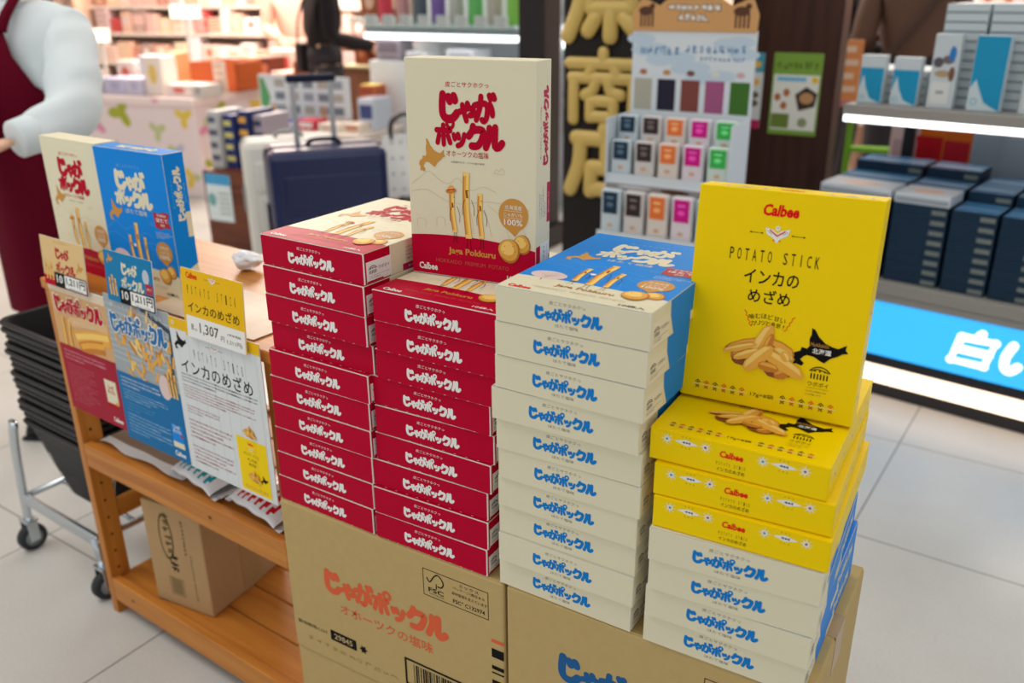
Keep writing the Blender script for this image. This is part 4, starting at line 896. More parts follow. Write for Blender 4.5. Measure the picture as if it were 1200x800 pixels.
b = MB(); b.box((0, -.02, 0), (.66, .04, .03), P_((214, 150, 74)), .003); b.box((.1, -.004, .03), (.12, .001, .12), P_((214, 150, 74))); b.box((.5, -.004, .03), (.52, .001, .12), P_((214, 150, 74))); b.build('sign_stand', sg)
item('wooden_box', tp(.84, .36), (.13, .12, .25), P_((186, 96, 62)), 'tall orange brown wooden box at the right of the price sign', 'box', None, R_(6), P_((236, 216, 70)), deco_lines((150, 70, 50)))
item('clear_case', tp(.93, .2), (.12, .2, .19), M('frosted_case', (206, 214, 226), .15), 'pale clear case with dark trim beside the wooden box', 'case', None, R_(6), None, deco_band((70, 80, 130)))

# ------------------------------------------------------------------ pink cloth gift display far left
def leafcloth(b, f, w, h, k=2):
    rg = random.Random(9)
    cols = [(170, 176, 60), (196, 200, 150), (226, 150, 180), (190, 190, 210), (230, 200, 80), (214, 80, 110)]
    for j, (x, y, r, c, c2) in enumerate(((.13, .75, .05, 2, 1), (.36, .9, .07, 0, 0), (.66, .72, .05, 1, 1), (.9, .88, .05, 4, 4), (.3, .5, .04, 1, 1), (.52, .38, .05, 5, 1), (.8, .5, .05, 3, 1), (.15, .3, .06, 0, 1), (.7, .2, .05, 2, 1), (.4, .12, .05, 5, 0), (.9, .22, .05, 4, 1))):
        a = rg.uniform(0, 3)
        for q in range(3): b.disc(f, w * x + r * .7 * math.cos(a + 2.1 * q), h * y + r * .7 * math.sin(a + 2.1 * q), r * .95, r * .55, P_(cols[c if q else c2]), k + q, 12, a + 2.1 * q)
        b.disc(f, w * x, h * y, r * .22, r * .22, P_(cols[c]), k + 3, 10)
PC = M('pink_cloth', (236, 220, 220), .7)
gd = empty('gift_table', (-5.06, 3.05, 0), R_(11), 'display table dressed in pink flowered cloth', 'table'); GZ = .68; GW = 1.0
b = MB(); b.box((0, 0, 0), (GW, .75, GZ - .05), PC, .01); leafcloth(b, F((0, 0, 0), (1, 0, 0), (0, 0, 1)), GW, GZ - .05); leafcloth(b, F((GW, 0, 0), (0, 1, 0), (0, 0, 1)), .75, GZ - .05); b.build('cloth_skirt', gd)
b = MB(); b.box((-.02, -.03, GZ - .05), (GW + .02, .77, GZ), P_((244, 226, 222)), .004); f = F((0, -.03, 0), (1, 0, 0), (0, 0, 1)); b.disc(f, .2, GZ - .025, .06, .018, P_((170, 176, 60)), 2); b.disc(f, .7, GZ - .02, .03, .012, P_((226, 150, 180)), 2); b.build('table_top', gd)
gp = lambda x, y, z=0: gd.matrix_basis @ Vector((x, y, GZ + .0005 + z))
for j, (x, y, w, d, h, c, c2) in enumerate(((.1, .06, .2, .2, .1, (176, 176, 190), (150, 150, 170)), (.3, .05, .18, .2, .11, (204, 202, 226), (180, 176, 210)), (.47, .05, .14, .2, .11, (214, 210, 230), (190, 186, 214)), (.62, .08, .16, .16, .26, (250, 236, 226), (240, 206, 120)), (.84, .06, .22, .2, .08, (246, 230, 222), (226, 120, 110)), (1.0, .06, .1, .2, .08, (210, 206, 200), (170, 160, 160)), (.12, .36, .16, .16, .2, (248, 226, 216), (220, 110, 90)), (.32, .36, .14, .16, .24, (222, 226, 232), (190, 196, 206)), (.5, .38, .14, .16, .26, (206, 160, 110), (236, 206, 150)))):
    item('gift_box', gp(x, y), (w, d, h), P_(c), '%s gift box on the pink flowered table' % NTH[j], 'gift box', 'gift boxes on the pink flowered table', R_(11), None, deco_dot(c2))
cr = empty('wooden_crate', gp(.86, .42), R_(11), 'open orange wooden crate on the pink flowered table', 'crate')
b = MB()
for q in (((-.2, 0, .0), (.2, .015, .2)), ((-.2, .29, 0), (.2, .305, .2)), ((-.2, 0, 0), (-.185, .3, .2)), ((.185, 0, 0), (.2, .3, .2)), ((-.2, 0, 0), (.2, .3, .012))): b.box(q[0], q[1], P_((196, 96, 48)), .003)
b.build('crate_body', cr)
item('price_card', gp(1.02, .28), (.1, .012, .22), P_((250, 226, 206)), 'pale pink upright card in front of the crate', 'card', None, R_(11), None, deco_lines((232, 190, 170)))

# second flowered table to its right
g2 = empty('gift_table', (-4.95, 4.08, 0), R_(6), 'second flowered cloth table behind the price sign', 'table'); G2 = .62
b = MB(); b.box((0, 0, 0), (1.1, .55, G2), PC, .01); leafcloth(b, F((0, 0, 0), (1, 0, 0), (0, 0, 1)), 1.1, G2); b.build('cloth_skirt', g2)
b = MB(); b.box((-.02, -.02, G2), (1.12, .57, G2 + .03), P_((246, 224, 214)), .004); b.build('table_top', g2)
for j, (x, y, w, d, h, c, c2) in enumerate(((.12, .05, .18, .2, .1, (246, 222, 214), (220, 80, 90)), (.34, .05, .2, .2, .14, (246, 214, 206), (226, 110, 100)), (.55, .06, .14, .2, .22, (104, 54, 40), (186, 120, 90)), (.72, .05, .16, .2, .12, (246, 206, 190), (236, 150, 120)), (.92, .06, .14, .16, .2, (150, 84, 56), (110, 60, 44)), (1.03, .06, .1, .16, .2, (124, 58, 40), (90, 40, 30)), (.2, .34, .24, .18, .2, (228, 160, 130), (246, 216, 196)), (.5, .34, .22, .18, .26, (246, 226, 210), (226, 90, 80)), (.82, .34, .2, .18, .26, (150, 82, 54), (206, 140, 100)))):
    item('sweet_box', g2.matrix_basis @ Vector((x, y, G2 + .0305)), (w, d, h), P_(c), '%s sweet box on the second flowered table' % NTH[j], 'sweet box', 'sweet boxes on the second flowered table', R_(8), None, deco_band(c2))

# tall stepped gondolas full of sweets at the back of the shop
def gondola(loc, rz, L, tiers, dd, label, seed, pal, short, glow=None):
    root = empty('shop_shelf', loc, rz, label, 'shelf unit'); rg = random.Random(seed)
    b = MB(); b.box((0, dd - .03, 0), (L, dd, max(tiers) + .45), P_((236, 206, 186)), .004); b.build('back_panel', root)
    for x in (0, L - .03): b = MB(); b.box((x, 0, 0), (x + .03, dd - .03, max(tiers) + .4), P_((206, 170, 146)), .003); b.build('side_panel', root)
    for ti, z in enumerate(tiers):
        b = MB(); b.box((.03, .06 * ti, z - .03), (L - .03, dd - .03, z), P_((240, 222, 208)), .003); b.build('shelf_board', root)
        x = .1; j = 0
        while x < L - .16 and j < 20:
            w = rg.uniform(.07, .17); h = rg.uniform(.12, .245); c = rg.choice(pal); c2 = rg.choice(pal)
            item('sweet_pack', root.matrix_basis @ Vector((x + w / 2, .06 * ti + .02 + rg.uniform(0, .04), z + .0005)), (w, .16, h), P_(c), '%s sweet pack along the %s tier of the %s' % (NTH[j], ('lowest', 'second', 'third', 'fourth', 'fifth')[ti], short), 'sweet pack', 'sweet packs on the ' + short, rz, None, rg.choice((deco_band, deco_dot, deco_lines))(c2))
            x += w + rg.uniform(.004, .02); j += 1
    return root
WARM = [(248, 232, 222), (252, 240, 232), (244, 214, 200), (248, 222, 210), (236, 190, 178), (206, 84, 84), (252, 246, 240), (240, 216, 180), (232, 186, 160), (196, 130, 104), (242, 226, 222), (222, 198, 194), (248, 200, 178), (226, 224, 228), (236, 216, 196), (180, 150, 140)]
gondola((-7.3, 4.6, 0), R_(14), 2.3, (.42, .72, .98, 1.22), .6, 'stepped gift shelf behind the pink flowered table', 1, WARM, 'gift shelf behind the pink table')
gondola((-5.0, 5.3, 0), R_(9), 2.2, (.42, .7, .95, 1.2), .6, 'stepped gift shelf behind the second flowered table', 2, WARM, 'gift shelf behind the second table')
gondola((-9.3, 4.0, 0), R_(24), 1.9, (.5, .8, 1.1), .6, 'stepped gift shelf at the far left of the shop', 3, WARM, 'far left gift shelf')
gondola((-.3, 5.6, 0), R_(2), 2.3, (.5, .82, 1.12), .6, 'gift shelf far behind the brown column', 4, WARM, 'gift shelf behind the brown column')
gondola((2.2, 5.2, 0), R_(-6), 1.8, (.5, .82, 1.12), .6, 'gift shelf far behind the blue box shelf', 6, WARM, 'gift shelf behind the blue boxes')
LMP = M('lamp_white', (255, 244, 226), .5, emit=1.6)
def lampbox(loc, size, rz, label):
    root = empty('lit_panel', loc, rz, label, 'lit sign'); w, h = size
    b = MB(); b.box((-w / 2, .004, 0), (w / 2, .05, h), P_((230, 226, 220)), .004); b.build('lamp_case', root)
    b = MB(); b.box((-w / 2 + .008, 0, .008), (w / 2 - .008, .006, h - .008), LMP, .002); b.build('lamp_face', root)
    b = MB(); b.box((-.012, .01, -loc[2]), (.012, .03, 0), P_((200, 196, 190))); b.build('lamp_post', root)
q = dep(117, 50, 7.2); lampbox(tuple(q), (.14, .11), R_(30), 'small glowing white sign beside the staff member shoulder')
q = dep(216, 22, 7.4); lampbox(tuple(q), (.26, .10), R_(20), 'bright white rack over the far gift shelves, as an added glowing panel')  # stands for a bright white rack; the glow is added

# ------------------------------------------------------------------ lit white counter with shelf of bottles
LED = M('led_white', (250, 252, 255), .5, emit=2.4)
gy = 3.75; gx0, gx1 = -2.95, -1.82
lc = empty('lit_counter', (gx0, gy, 0), 0, 'white counter with glowing shelf edge behind the large cream box', 'counter')
b = MB(); b.box((.0, 0, 0), (gx1 - gx0, .55, .93), P_((232, 236, 238)), .004); b.build('counter_body', lc)
b = MB(); b.box((0, .5, .93), (gx1 - gx0, .54, 1.6), P_((226, 232, 234)), .003); b.build('back_panel', lc)
GLASS = M('glass_shelf', (176, 206, 204), .1)
b = MB(); b.box((0, -.04, 1.135), (gx1 - gx0, .5, 1.155), GLASS, .002); b.build('glass_shelf', lc)
b = MB(); b.box((.0, -.035, 1.065), (gx1 - gx0, .02, 1.098), LED, .004); b.build('led_bar', lc)
b = MB(); b.box((.0, -.02, 1.098), (gx1 - gx0, .5, 1.135), P_((120, 128, 130)), .003); b.build('lamp_housing', lc)
for j, c in enumerate(((196, 66, 84), (190, 140, 140), (86, 96, 106), (116, 92, 160), (176, 176, 172), (104, 184, 104), (176, 170, 160), (130, 190, 84))):
    x = .08 + j * .138
    bt = empty('gift_bottle', (gx0 + x, gy + .1, 1.1555), 0, '%s bottle from the left on the glass shelf' % NTH[j], 'bottle', 'bottles on the glass shelf')
    b = MB(); b.lathe((0, 0, 0), [(.042, 0), (.046, .01), (.046, .17), (.03, .215), (.018, .235), (.018, .26)], P_(c), 14); b.build('bottle_body', bt)
    b = MB(); b.lathe((0, 0, .26), [(.02, 0), (.02, .03)], P_((60, 50, 46)), 12); b.build('cap', bt)
    if 1:
        item('shelf_tag', (gx0 + x, gy - .052, 1.136), (.09, .004, .072), P_((206, 216, 214)), '%s white price tag hanging on the glass shelf edge' % NTH[j], 'price tag', 'price tags on the glass shelf edge', 0, None, deco_lines((150, 164, 164)))
cz = .9305
for j, (px_, w, d, h, c, c2, nm, lb) in enumerate(((468, .2, .14, .14, (160, 150, 158), (120, 110, 120), 'card_reader', 'grey till terminal on the lit white counter'), (500, .16, .2, .06, (240, 242, 244), (206, 210, 214), 'tray', 'white tray on the lit white counter'), (550, .2, .2, .08, (236, 240, 244), (200, 206, 214), 'paper_stack', 'stack of white paper on the lit white counter'))):
    P0 = ony(px_, 100, gy + .12); item(nm, (P0.x, gy + .02 + .001, cz), (w, d, h), P_(c), lb, 'counter item', None, 0, None, deco_band(c2))
wc = empty('wood_cabinet', (-3.78, 4.42, 0), R_(4), 'brown wooden cabinet with tins left of the lit counter', 'cabinet')
b = MB(); b.box((0, 0, 0), (.78, .5, .80), P_((150, 104, 80)), .004); b.build('cabinet_body', wc)
b = MB(); b.box((-.01, -.01, .80), (.79, .51, .82), P_((206, 196, 150)), .003); b.build('cabinet_top', wc)
b = MB(); b.box((0, .46, .82), (.78, .5, 1.5), P_((96, 60, 46)), .003); b.build('back_panel', wc)
b = MB(); b.box((0, .1, 1.13), (.78, .46, 1.155), GLASS, .002); b.build('glass_shelf', wc)
wcp = lambda x, y, z: wc.matrix_basis @ Vector((x, y, z))
for j, (x, c, c2) in enumerate(((.1, (128, 66, 44), (176, 110, 80)), (.26, (110, 52, 36), (160, 96, 70)), (.56, (214, 218, 222), (70, 70, 80)))):
    item('sweet_tin', wcp(x, .1, .8205), (.13, .12, .17), P_(c), '%s tin on the wood cabinet beside the bucket' % NTH[j], 'tin', 'tins on the wood cabinet', R_(4), P_((236, 214, 60)) if j < 2 else None, deco_dot(c2))
for j, c in enumerate(((120, 66, 44), (104, 54, 40), (150, 140, 130))):
    item('sweet_tin', wcp(.16 + .22 * j, .16, 1.1555), (.17, .14, .2), P_(c), '%s brown tin on the glass shelf of the wood cabinet' % NTH[j], 'tin', 'tins on the cabinet glass shelf', R_(4), None, deco_dot((176, 150, 130)))
bk = empty('clear_bucket', wcp(.70, .12, .8205), 0, 'pale plastic bucket on the wood cabinet left of the counter', 'bucket')
b = MB(); b.lathe((0, 0, 0), [(.06, 0), (.08, .2), (.086, .2), (.086, .21), (.074, .21), (.056, .01)], M('pale_plastic', (206, 226, 228), .2), 20); b.build('bucket_body', bk)
b = MB(); b.disc(F((0, -.076, .12), (1, 0, 0), (0, .1, 1)), 0, 0, .04, .05, P_((226, 216, 170)), 3); b.build('bucket_label', bk)
crumple('orange_sweets', wcp(.42, .2, .8205), .12, P_((232, 110, 60)), 'orange bunch of wrapped sweets on the wood cabinet', 'sweets', 8, 1.0)

# dark post and what stands right of it
DK = M('dark_metal', (40, 36, 36), .4)
pst = ony(607, 0, 3.3); pst2 = ony(638, 0, 3.3)
b = MB(); b.box((pst.x, 3.3, 0), (pst2.x, 3.48, 3.0), DK, .006); b.box((pst.x - .03, 3.27, 0), (pst2.x + .03, 3.51, .12), DK, .006); b.box((pst.x - .02, 3.28, 2.9), (pst2.x + .02, 3.5, 3.0), DK, .004); struct(b.build('trim_1'))
sx0 = ony(640, 100, 4.3).x - .25
sc_ = empty('showcase', (sx0, 4.3, 0), 0, 'showcase with purple packs seen between the dark post and the gold lettering', 'showcase')
b = MB(); b.box((0, .4, 0), (.9, .44, 1.7), P_((214, 206, 212)), .003); b.box((0, 0, 0), (.9, .44, .45), P_((176, 178, 184)), .003); b.build('showcase_body', sc_)
for z in (.72, .95, 1.17): b = MB(); b.box((0, 0, z - .02), (.9, .4, z), P_((60, 58, 64)), .002); b.build('shelf_board', sc_)
b = MB(); b.box((.1, -.01, 1.0), (.86, .01, 1.13), LED, .003); b.build('lamp_face', sc_)
for ti, z in enumerate((.45, .72, .95, 1.17)):
    for j in range(5):
        c = ((96, 92, 170), (206, 160, 190), (70, 80, 150), (226, 226, 234), (130, 120, 190), (60, 110, 76))[(j + ti * 2) % 6] if ti < 3 else ((60, 104, 72), (150, 152, 150))[j % 2]
        item('purple_pack' if ti < 3 else 'green_pack', (sx0 + .1 + .17 * j, 4.33 if ti != 2 else 4.36, z + .0005), (.15, .18, .16 if ti < 3 else .2), P_(c), '%s pack on the %s of the showcase by the post' % (NTH[j], ('base', 'lower shelf', 'middle shelf', 'top shelf')[ti]), 'pack', 'packs in the showcase', 0, None, deco_band(((226, 226, 240), (70, 70, 120))[j % 2]))

# ------------------------------------------------------------------ black board with raised gold characters
GLD = M('gold_paint', (206, 176, 96), .36, spec=.5, metal=.05)
ky = 2.14; kl = ony(668, 150, ky).x; kw = .40
kb = empty('sign_board', (kl, ky, 0), 0, 'tall black sign board with raised gold characters', 'sign')
b = MB(); b.box((-.03, 0, .06), (kw, .06, 1.75), M('sign_black', (34, 28, 26), .5), .006); b.build('board', kb)
b = MB(); b.box((-.22, -.12, 0), (kw + .05, .2, .055), M('plinth_dark', (58, 54, 54), .5), .006); b.build('base', kb)
KAN = {
 '原': [[(.12, .93), (.95, .93)], [(.2, .92), (.2, .5), (.04, .04)], [(.62, .92), (.52, .8)], [(.36, .74), (.88, .74)], [(.36, .74), (.36, .42)], [(.88, .74), (.88, .42)], [(.36, .58), (.88, .58)], [(.36, .42), (.88, .42)], [(.62, .42), (.62, .04)], [(.42, .3), (.32, .12)], [(.8, .3), (.93, .14)]],
 '商': [[(.5, 1.0), (.5, .86)], [(.04, .84), (.96, .84)], [(.36, .82), (.3, .68)], [(.64, .82), (.7, .68)], [(.08, .64), (.92, .64)], [(.1, .64), (.1, .04)], [(.92, .64), (.92, .06)], [(.42, .62), (.36, .46), (.26, .4)], [(.58, .62), (.62, .46), (.76, .42)], [(.34, .32), (.66, .32)], [(.34, .32), (.34, .08)], [(.66, .32), (.66, .08)], [(.34, .1), (.66, .1)]],
 '店': [[(.52, 1.0), (.52, .86)], [(.12, .84), (.96, .84)], [(.18, .84), (.16, .45), (.04, .06)], [(.56, .78), (.56, .42)], [(.56, .62), (.92, .62)], [(.34, .42), (.88, .42)], [(.34, .42), (.34, .06)], [(.88, .42), (.88, .06)], [(.34, .1), (.88, .1)]]}
for ch, pv in (('原', 2), ('商', 104), ('店', 191)):
    c = ony(705, pv, ky - .02); g = MB(); s_ = .29
    for k_, stq in enumerate(KAN[ch]):
        pts = [(c.x - kl + (a - .5) * s_, -.012 - .0004 * k_, c.z + (z - .5) * s_ * .86) for a, z in stq]
        p3 = [Vector(p) for p in pts] if len(pts) == 2 else [Vector((a, pts[0][1], z)) for a, z in spline([(p[0], p[2]) for p in pts], 4)]
        w_ = .030 if ch != '商' else .0225
        d0 = (p3[0] - p3[1]).normalized(); d1 = (p3[-1] - p3[-2]).normalized()
        core = [p3[0] + d0 * w_ * .85] + [p3[0] + d0 * w_ * .5] + p3 + [p3[-1] + d1 * w_ * .5, p3[-1] + d1 * w_ * .85]
        rr = [w_ * .5, w_ * .86] + [w_] * len(p3) + [w_ * .86, w_ * .5]
        g.tube(core, rr, GLD, 12, flat=(Vector((0, 1, 0)), .6))
    g.build('gold_character', kb)

# ------------------------------------------------------------------ white card rack
RW = M('rack_white', (214, 222, 228), .45)
ry = 1.86; rl = ony(732, 60, ry).x; rw = .405; RZ = lambda v: ony(800, v, ry).z
rk = empty('card_rack', (rl, ry, 0), 0, 'white rack of wrapped towels with an orange header', 'display rack')
b = MB(); b.box((0, .06, .02), (rw, .075, RZ(36)), RW, .002); f = F((0, .06, 0), (1, 0, 0), (0, 0, 1))
for j in range(14): b.disc(f, .03 + (j * .137) % .36, RZ(48) - (j * .053) % .13, .05, .018, M('rack_cloud', (190, 208, 222), .5), 1, 14)
bl = M('rack_blue_ink', (70, 126, 172), .5); scrawl(b, f, rw * .24, RZ(62), .14, .03, 6, bl, 3, 11); scrawl(b, f, rw * .69, RZ(59), .20, .028, 9, bl, 3, 12); scrawl(b, f, rw * .75, RZ(70), .15, .013, 10, bl, 3, 13)
for j, c in enumerate(((184, 182, 166), (38, 36, 56), (134, 72, 66), (170, 92, 134), (66, 116, 44))):
    x = .012 + j * .081; b.rect(f, x, RZ(134), x + .062, RZ(96), P_(c), 2)
    for q in range(5): b.rect(f, x + .004 + q * .012, RZ(134), x + .008 + q * .012, RZ(96), P_(tuple(int(a * .88) for a in c)), 3)
    b.disc(f, x + .03, RZ(88), .014, .009, P_(((176, 110, 80), (190, 140, 90), (120, 80, 70), (216, 216, 210), (206, 170, 176))[j]), 2, 10)
b.build('back_card', rk)
b = MB(); hz = RZ(38); pts = [(.0, hz), (rw, hz), (rw + .003, hz + .05), (rw - .02, hz + .1), (rw - .08, hz + .075), (rw * .7, hz + .1), (rw * .5, hz + .112), (rw * .3, hz + .1), (.09, hz + .075), (.03, hz + .1), (-.003, hz + .05)]
OC = M('header_orange', (206, 156, 100), .5); OD = M('header_brown', (88, 56, 40), .5)
fh = F((0, .055, 0), (1, 0, 0), (0, 0, 1)); b.poly(fh, pts, OC, 0); fb = F((rw, .06, 0), (-1, 0, 0), (0, 0, 1)); b.poly(fb, [(rw - x, z) for x, z in reversed(pts)][::-1], OC, 0)
for (x0, z0), (x1, z1) in zip(pts, pts[1:] + pts[:1]): b.face([(x0, .055, z0), (x1, .055, z1), (x1, .06, z1), (x0, .06, z0)], OC)
for n_, zz, ww in ((8, .07, .17), (5, .042, .1)): scrawl(b, fh, rw * .5, hz + zz, ww + .004, .025, n_, OD, 2, 14 + n_, 0, .34); scrawl(b, fh, rw * .5, hz + zz, ww, .021, n_, WHITE, 4, 14 + n_, 0, .2)
for x in (.045, rw - .05):
    b.disc(fh, x, hz + .06, .026, .014, OD, 2, 12); b.disc(fh, x + .02, hz + .074, .01, .009, OD, 2, 10)
    for q in range(4): b.rect(fh, x - .02 + q * .013, hz + .012, x - .013 + q * .013, hz + .055, OD, 2)
b.build('header_card', rk)
tiers = ((RZ(173), .0, 0), (RZ(205), -.045, 1), (RZ(268), -.11, 2))
for zt, yt, ti in tiers:
    b = MB(); b.box((0, yt - .055, zt - .012), (rw, .06, zt - .004), RW, .001); b.box((0, yt - .058, zt - (.035 if ti else .02)), (rw, yt - .055, zt + .006), RW, .0005); b.build('rack_shelf', rk)
b = MB(); b.box((0, -.17, .02), (rw, .06, RZ(280) - .06), RW, .002); b.build('rack_base', rk)
b = MB(); b.box((-.004, -.108, RZ(240)), (rw + .004, -.105, RZ(212)), RW, .0008); fl = F((0, -.1082, 0), (1, 0, 0), (0, 0, 1)); b.rect(fl, .0, RZ(222), rw, RZ(214), M('rack_grey_photo', (150, 146, 146), .5), 1); b.disc(fl, .24, RZ(218), .05, .008, OD, 2, 12); b.disc(fl, .1, RZ(217), .06, .006, M('rack_pale_photo', (206, 206, 206), .5), 2, 12); b.box((0, -.105, RZ(212) - .004), (rw, .06, RZ(212)), RW); b.build('front_band', rk)
for x in (-.004, rw): b = MB(); b.box((x, -.11, .02), (x + .004, .06, RZ(138)), RW, .0008); b.build('side_panel', rk)
CCOL = ((30, 54, 76), (56, 44, 44), (232, 120, 60), (206, 24, 136), (60, 180, 84)); CN = ('navy', 'brown', 'orange', 'magenta', 'green')
for zt, yt, ti in tiers:
    for j, c in enumerate(CCOL):
        x = .012 + j * .081; tw = empty('wrapped_towel', (rl + x + .031, ry + yt - .05, zt), 0, '%s labelled wrapped towel on the %s row of the white rack' % (CN[j], ('top', 'middle', 'bottom')[ti]), 'wrapped towel', 'wrapped towels on the white rack')
        b = MB(); hh = (.098, .112, .14)[ti]; b.box((-.034, 0, 0), (.034, .03, hh), P_(((196, 210, 218), (210, 206, 204), (222, 212, 204), (222, 214, 222), (204, 220, 212))[j]), .006); b.disc(F((0, 0, 0), (1, 0, 0), (0, 0, 1)), 0, .025, .01, .007, P_((206, 170, 140)), 2, 10); b.build('wrapped_body', tw)
        b = MB(); b.box((-.025, -.0022, hh * .45), (.025, 0, hh * .95), P_(c), .0006); fq = F((0, -.0024, 0), (1, 0, 0), (0, 0, 1)); b.disc(fq, .0, hh * .66, .012, .008, P_(tuple(min(255, a + 60) for a in c)), 2, 10); b.rect(fq, -.012, hh * .8, .012, hh * .84, P_(tuple(min(255, a + 90) for a in c)), 2); b.build('paper_band', tw)

# ------------------------------------------------------------------ brown column with leaflets
WC = wood_mat('dark_veneer', (66, 38, 28), (50, 27, 20), 2, .4)
wy = 2.62; wx0 = ony(884, 60, wy).x - .10; wx1 = ony(984, 60, wy).x
b = MB(); b.box((wx0, wy, 0), (wx1, wy + .12, 3.0), WC, .004); b.box((wx0 - .006, wy - .008, 0), (wx1 + .006, wy + .128, .1), DK, .003); b.box((wx0 - .004, wy - .004, 2.94), (wx1 + .004, wy + .124, 3.0), DK, .003); struct(b.build('trim_2'))
def leaf(u0, v0, u1, v1, label, draw):
    a = ony(u0, v1, wy - .004); c = ony(u1, v0, wy - .004); w, h = c.x - a.x, c.z - a.z
    b = MB(); b.box((0, 0, 0), (w, .0015, h), WHITE, .0003); draw(b, F((0, 0, 0), (1, 0, 0), (0, 0, 1)), w, h); o = b.build('leaflet', None, (a.x, wy - .0022, a.z)); tag(o, label, 'leaflet', 'leaflets on the brown column')
def lf1(b, f, w, h):
    b.rect(f, 0, 0, w, h, P_((122, 160, 62)), 1); b.rect(f, .006, h * .06, w - .006, h * .74, P_((226, 226, 216)), 2); scrawl(b, f, w * .5, h * .85, w * .85, h * .1, 8, P_((70, 84, 26)), 2, 21); b.rect(f, w * .1, h * .66, w * .7, h * .71, P_((110, 180, 214)), 3)
    for x, y in ((.14, .46), (.32, .52), (.28, .36)): b.disc(f, w * x, h * y, w * .07, h * .05, P_((176, 106, 70)), 3, 12)
    b.poly(f, [(w * .5, h * .5), (w * .72, h * .6), (w * .96, h * .52), (w * .92, h * .36), (w * .6, h * .3)], P_((62, 46, 42)), 3); b.disc(f, w * .74, h * .46, w * .15, h * .07, P_((186, 140, 96)), 4, 12)
    b.rect(f, w * .04, h * .08, w * .42, h * .26, P_((110, 130, 56)), 3); b.disc(f, w * .7, h * .16, w * .1, h * .06, P_((140, 150, 110)), 3, 12); b.disc(f, w * .88, h * .68, w * .07, h * .04, P_((232, 190, 40)), 3, 10)
def lf2(b, f, w, h):
    b.rect(f, 0, 0, w, h, P_((206, 208, 206)), 1); b.rect(f, 0, h * .75, w, h, P_((70, 150, 170)), 2); b.rect(f, 0, 0, w, h * .12, P_((176, 40, 90)), 2)
    for y, c in ((.85, (226, 180, 60)), (.62, (226, 170, 70)), (.45, (90, 80, 60)), (.34, (96, 86, 70))): b.disc(f, w * .6, h * y, w * .28, h * .05, P_(c), 3, 12)
leaf(899, 63, 966, 156, 'green bordered food leaflet on the brown column', lf1)
leaf(862, 62, 897, 149, 'narrow leaflet with teal top on the brown column', lf2)
# orange card clipped beyond the column
oc = dep(987, 100, 3.7); item('orange_card', (oc.x, oc.y, oc.z - .06), (.13, .012, .24), P_((232, 150, 90)), 'orange card standing at the right edge of the brown column', 'card', None, R_(10), None, deco_lines((240, 210, 180)))
st_ = empty('card_stand', (oc.x, oc.y + .05, 0), R_(10), 'slim lime green stand beyond the brown column', 'stand')
b = MB(); b.box((.03, 0, 0), (.055, .03, oc.z + .02), P_((124, 186, 50)), .003); b.build('stand_post', st_)
b = MB(); b.box((-.06, -.062, oc.z - .085), (.3, .02, oc.z - .0605), P_((196, 130, 130)), .002); b.build('stand_ledge', st_)
b = MB(); b.box((-.1, -.1, 0), (.3, .2, .02), P_((124, 186, 50)), .003); b.build('stand_foot', st_)
for z in (.3, .5, .7): b = MB(); b.box((.055, -.04, z), (.3, .02, z + .02), P_((124, 186, 50)), .002); b.build('stand_bar', st_)

# ------------------------------------------------------------------ shelf unit of blue boxes with the lit sign
UA = -R_(9.0); uo = onz(1025, 466, 0); U = Matrix.Translation(uo) @ Matrix.Rotation(UA, 4, 'Z') @ Matrix.Translation((-.36, 0, 0))
un = empty('gift_gondola', U.translation, UA, 'grey shelf unit of blue gift boxes with a lit sign', 'shelf unit')
UL, UD = 1.9, .62; UGREY = M('unit_grey', (150, 146, 140), .5); UDK = M('unit_dark', (44, 44, 48), .5)
up = lambda x, y, z=0: U @ Vector((x, y, z))
b = MB(); b.box((0, .03, 0), (UL, UD, .13), UDK, .003); b.build('plinth', un)
b = MB(); b.box((0, .0, .06), (UL, .03, .115), M('kick_light', (255, 226, 200), .5, emit=2.2), .002); b.build('kick_light', un)
b = MB(); b.box((0, -.002, .13), (UL, UD, .158), UDK, .003); b.box((0, .012, .158), (UL, UD, .36), UDK, .003); b.box((0, -.004, .358), (UL, UD, .385), UGREY, .003); b.build('cabinet', un)
SGN = M('sign_glow_blue', (58, 176, 246), .5, emit=.85); SGW = M('sign_glow_white', (255, 255, 255), .5, emit=1.1)
b = MB(); b.box((.01, .0, .162), (UL - .01, .012, .354), SGN, .002)
sf = F((0, -.0004, 0), (1, 0, 0), (0, 0, 1))
def inu(u, v, y):                      # where the sight line through a picture point meets a plane of the unit
    r = U.to_3x3().inverted() @ ray(u, v); c = U.inverted() @ CAM; return c + r * ((y - c.y) / r.y)
l_ = inu(1106, 414, 0); r_ = inu(1162, 424, 0); gw = r_.x - l_.x
word(b, sf, '白い', l_.x + .002, .205, gw * .98,   .112, .0285, SGW, 3, gap=1.0, slant=.25)
b.build('sign_panel', un)
b = MB(); b.box((-.0, -.012, .385), (UL, UD, .43), UGREY, .004); b.build('lower_deck', un)
b = MB(); b.box((.115, -.0, .965), (UL, UD, 1.0), UGREY, .004); b.build('upper_shelf', un)
b = MB(); b.box((.12, .0, .944), (UL - .02, .022, .9645), LED, .002); b.build('led_bar', un)
for x in (.16, .92, UL - .03): b = MB(); b.box((x - .018, UD - .05, .43), (x + .018, UD - .01, .966), UDK, .003); b.build('upright', un)
DKN = M('navy_box_side', (22, 48, 70), .35); NTP = M('navy_box_top', (76, 136, 184), .22); PAL = M('pale_box_top', (206, 214, 222), .3); STR = M('stripe_grey', (116, 124, 120), .4)
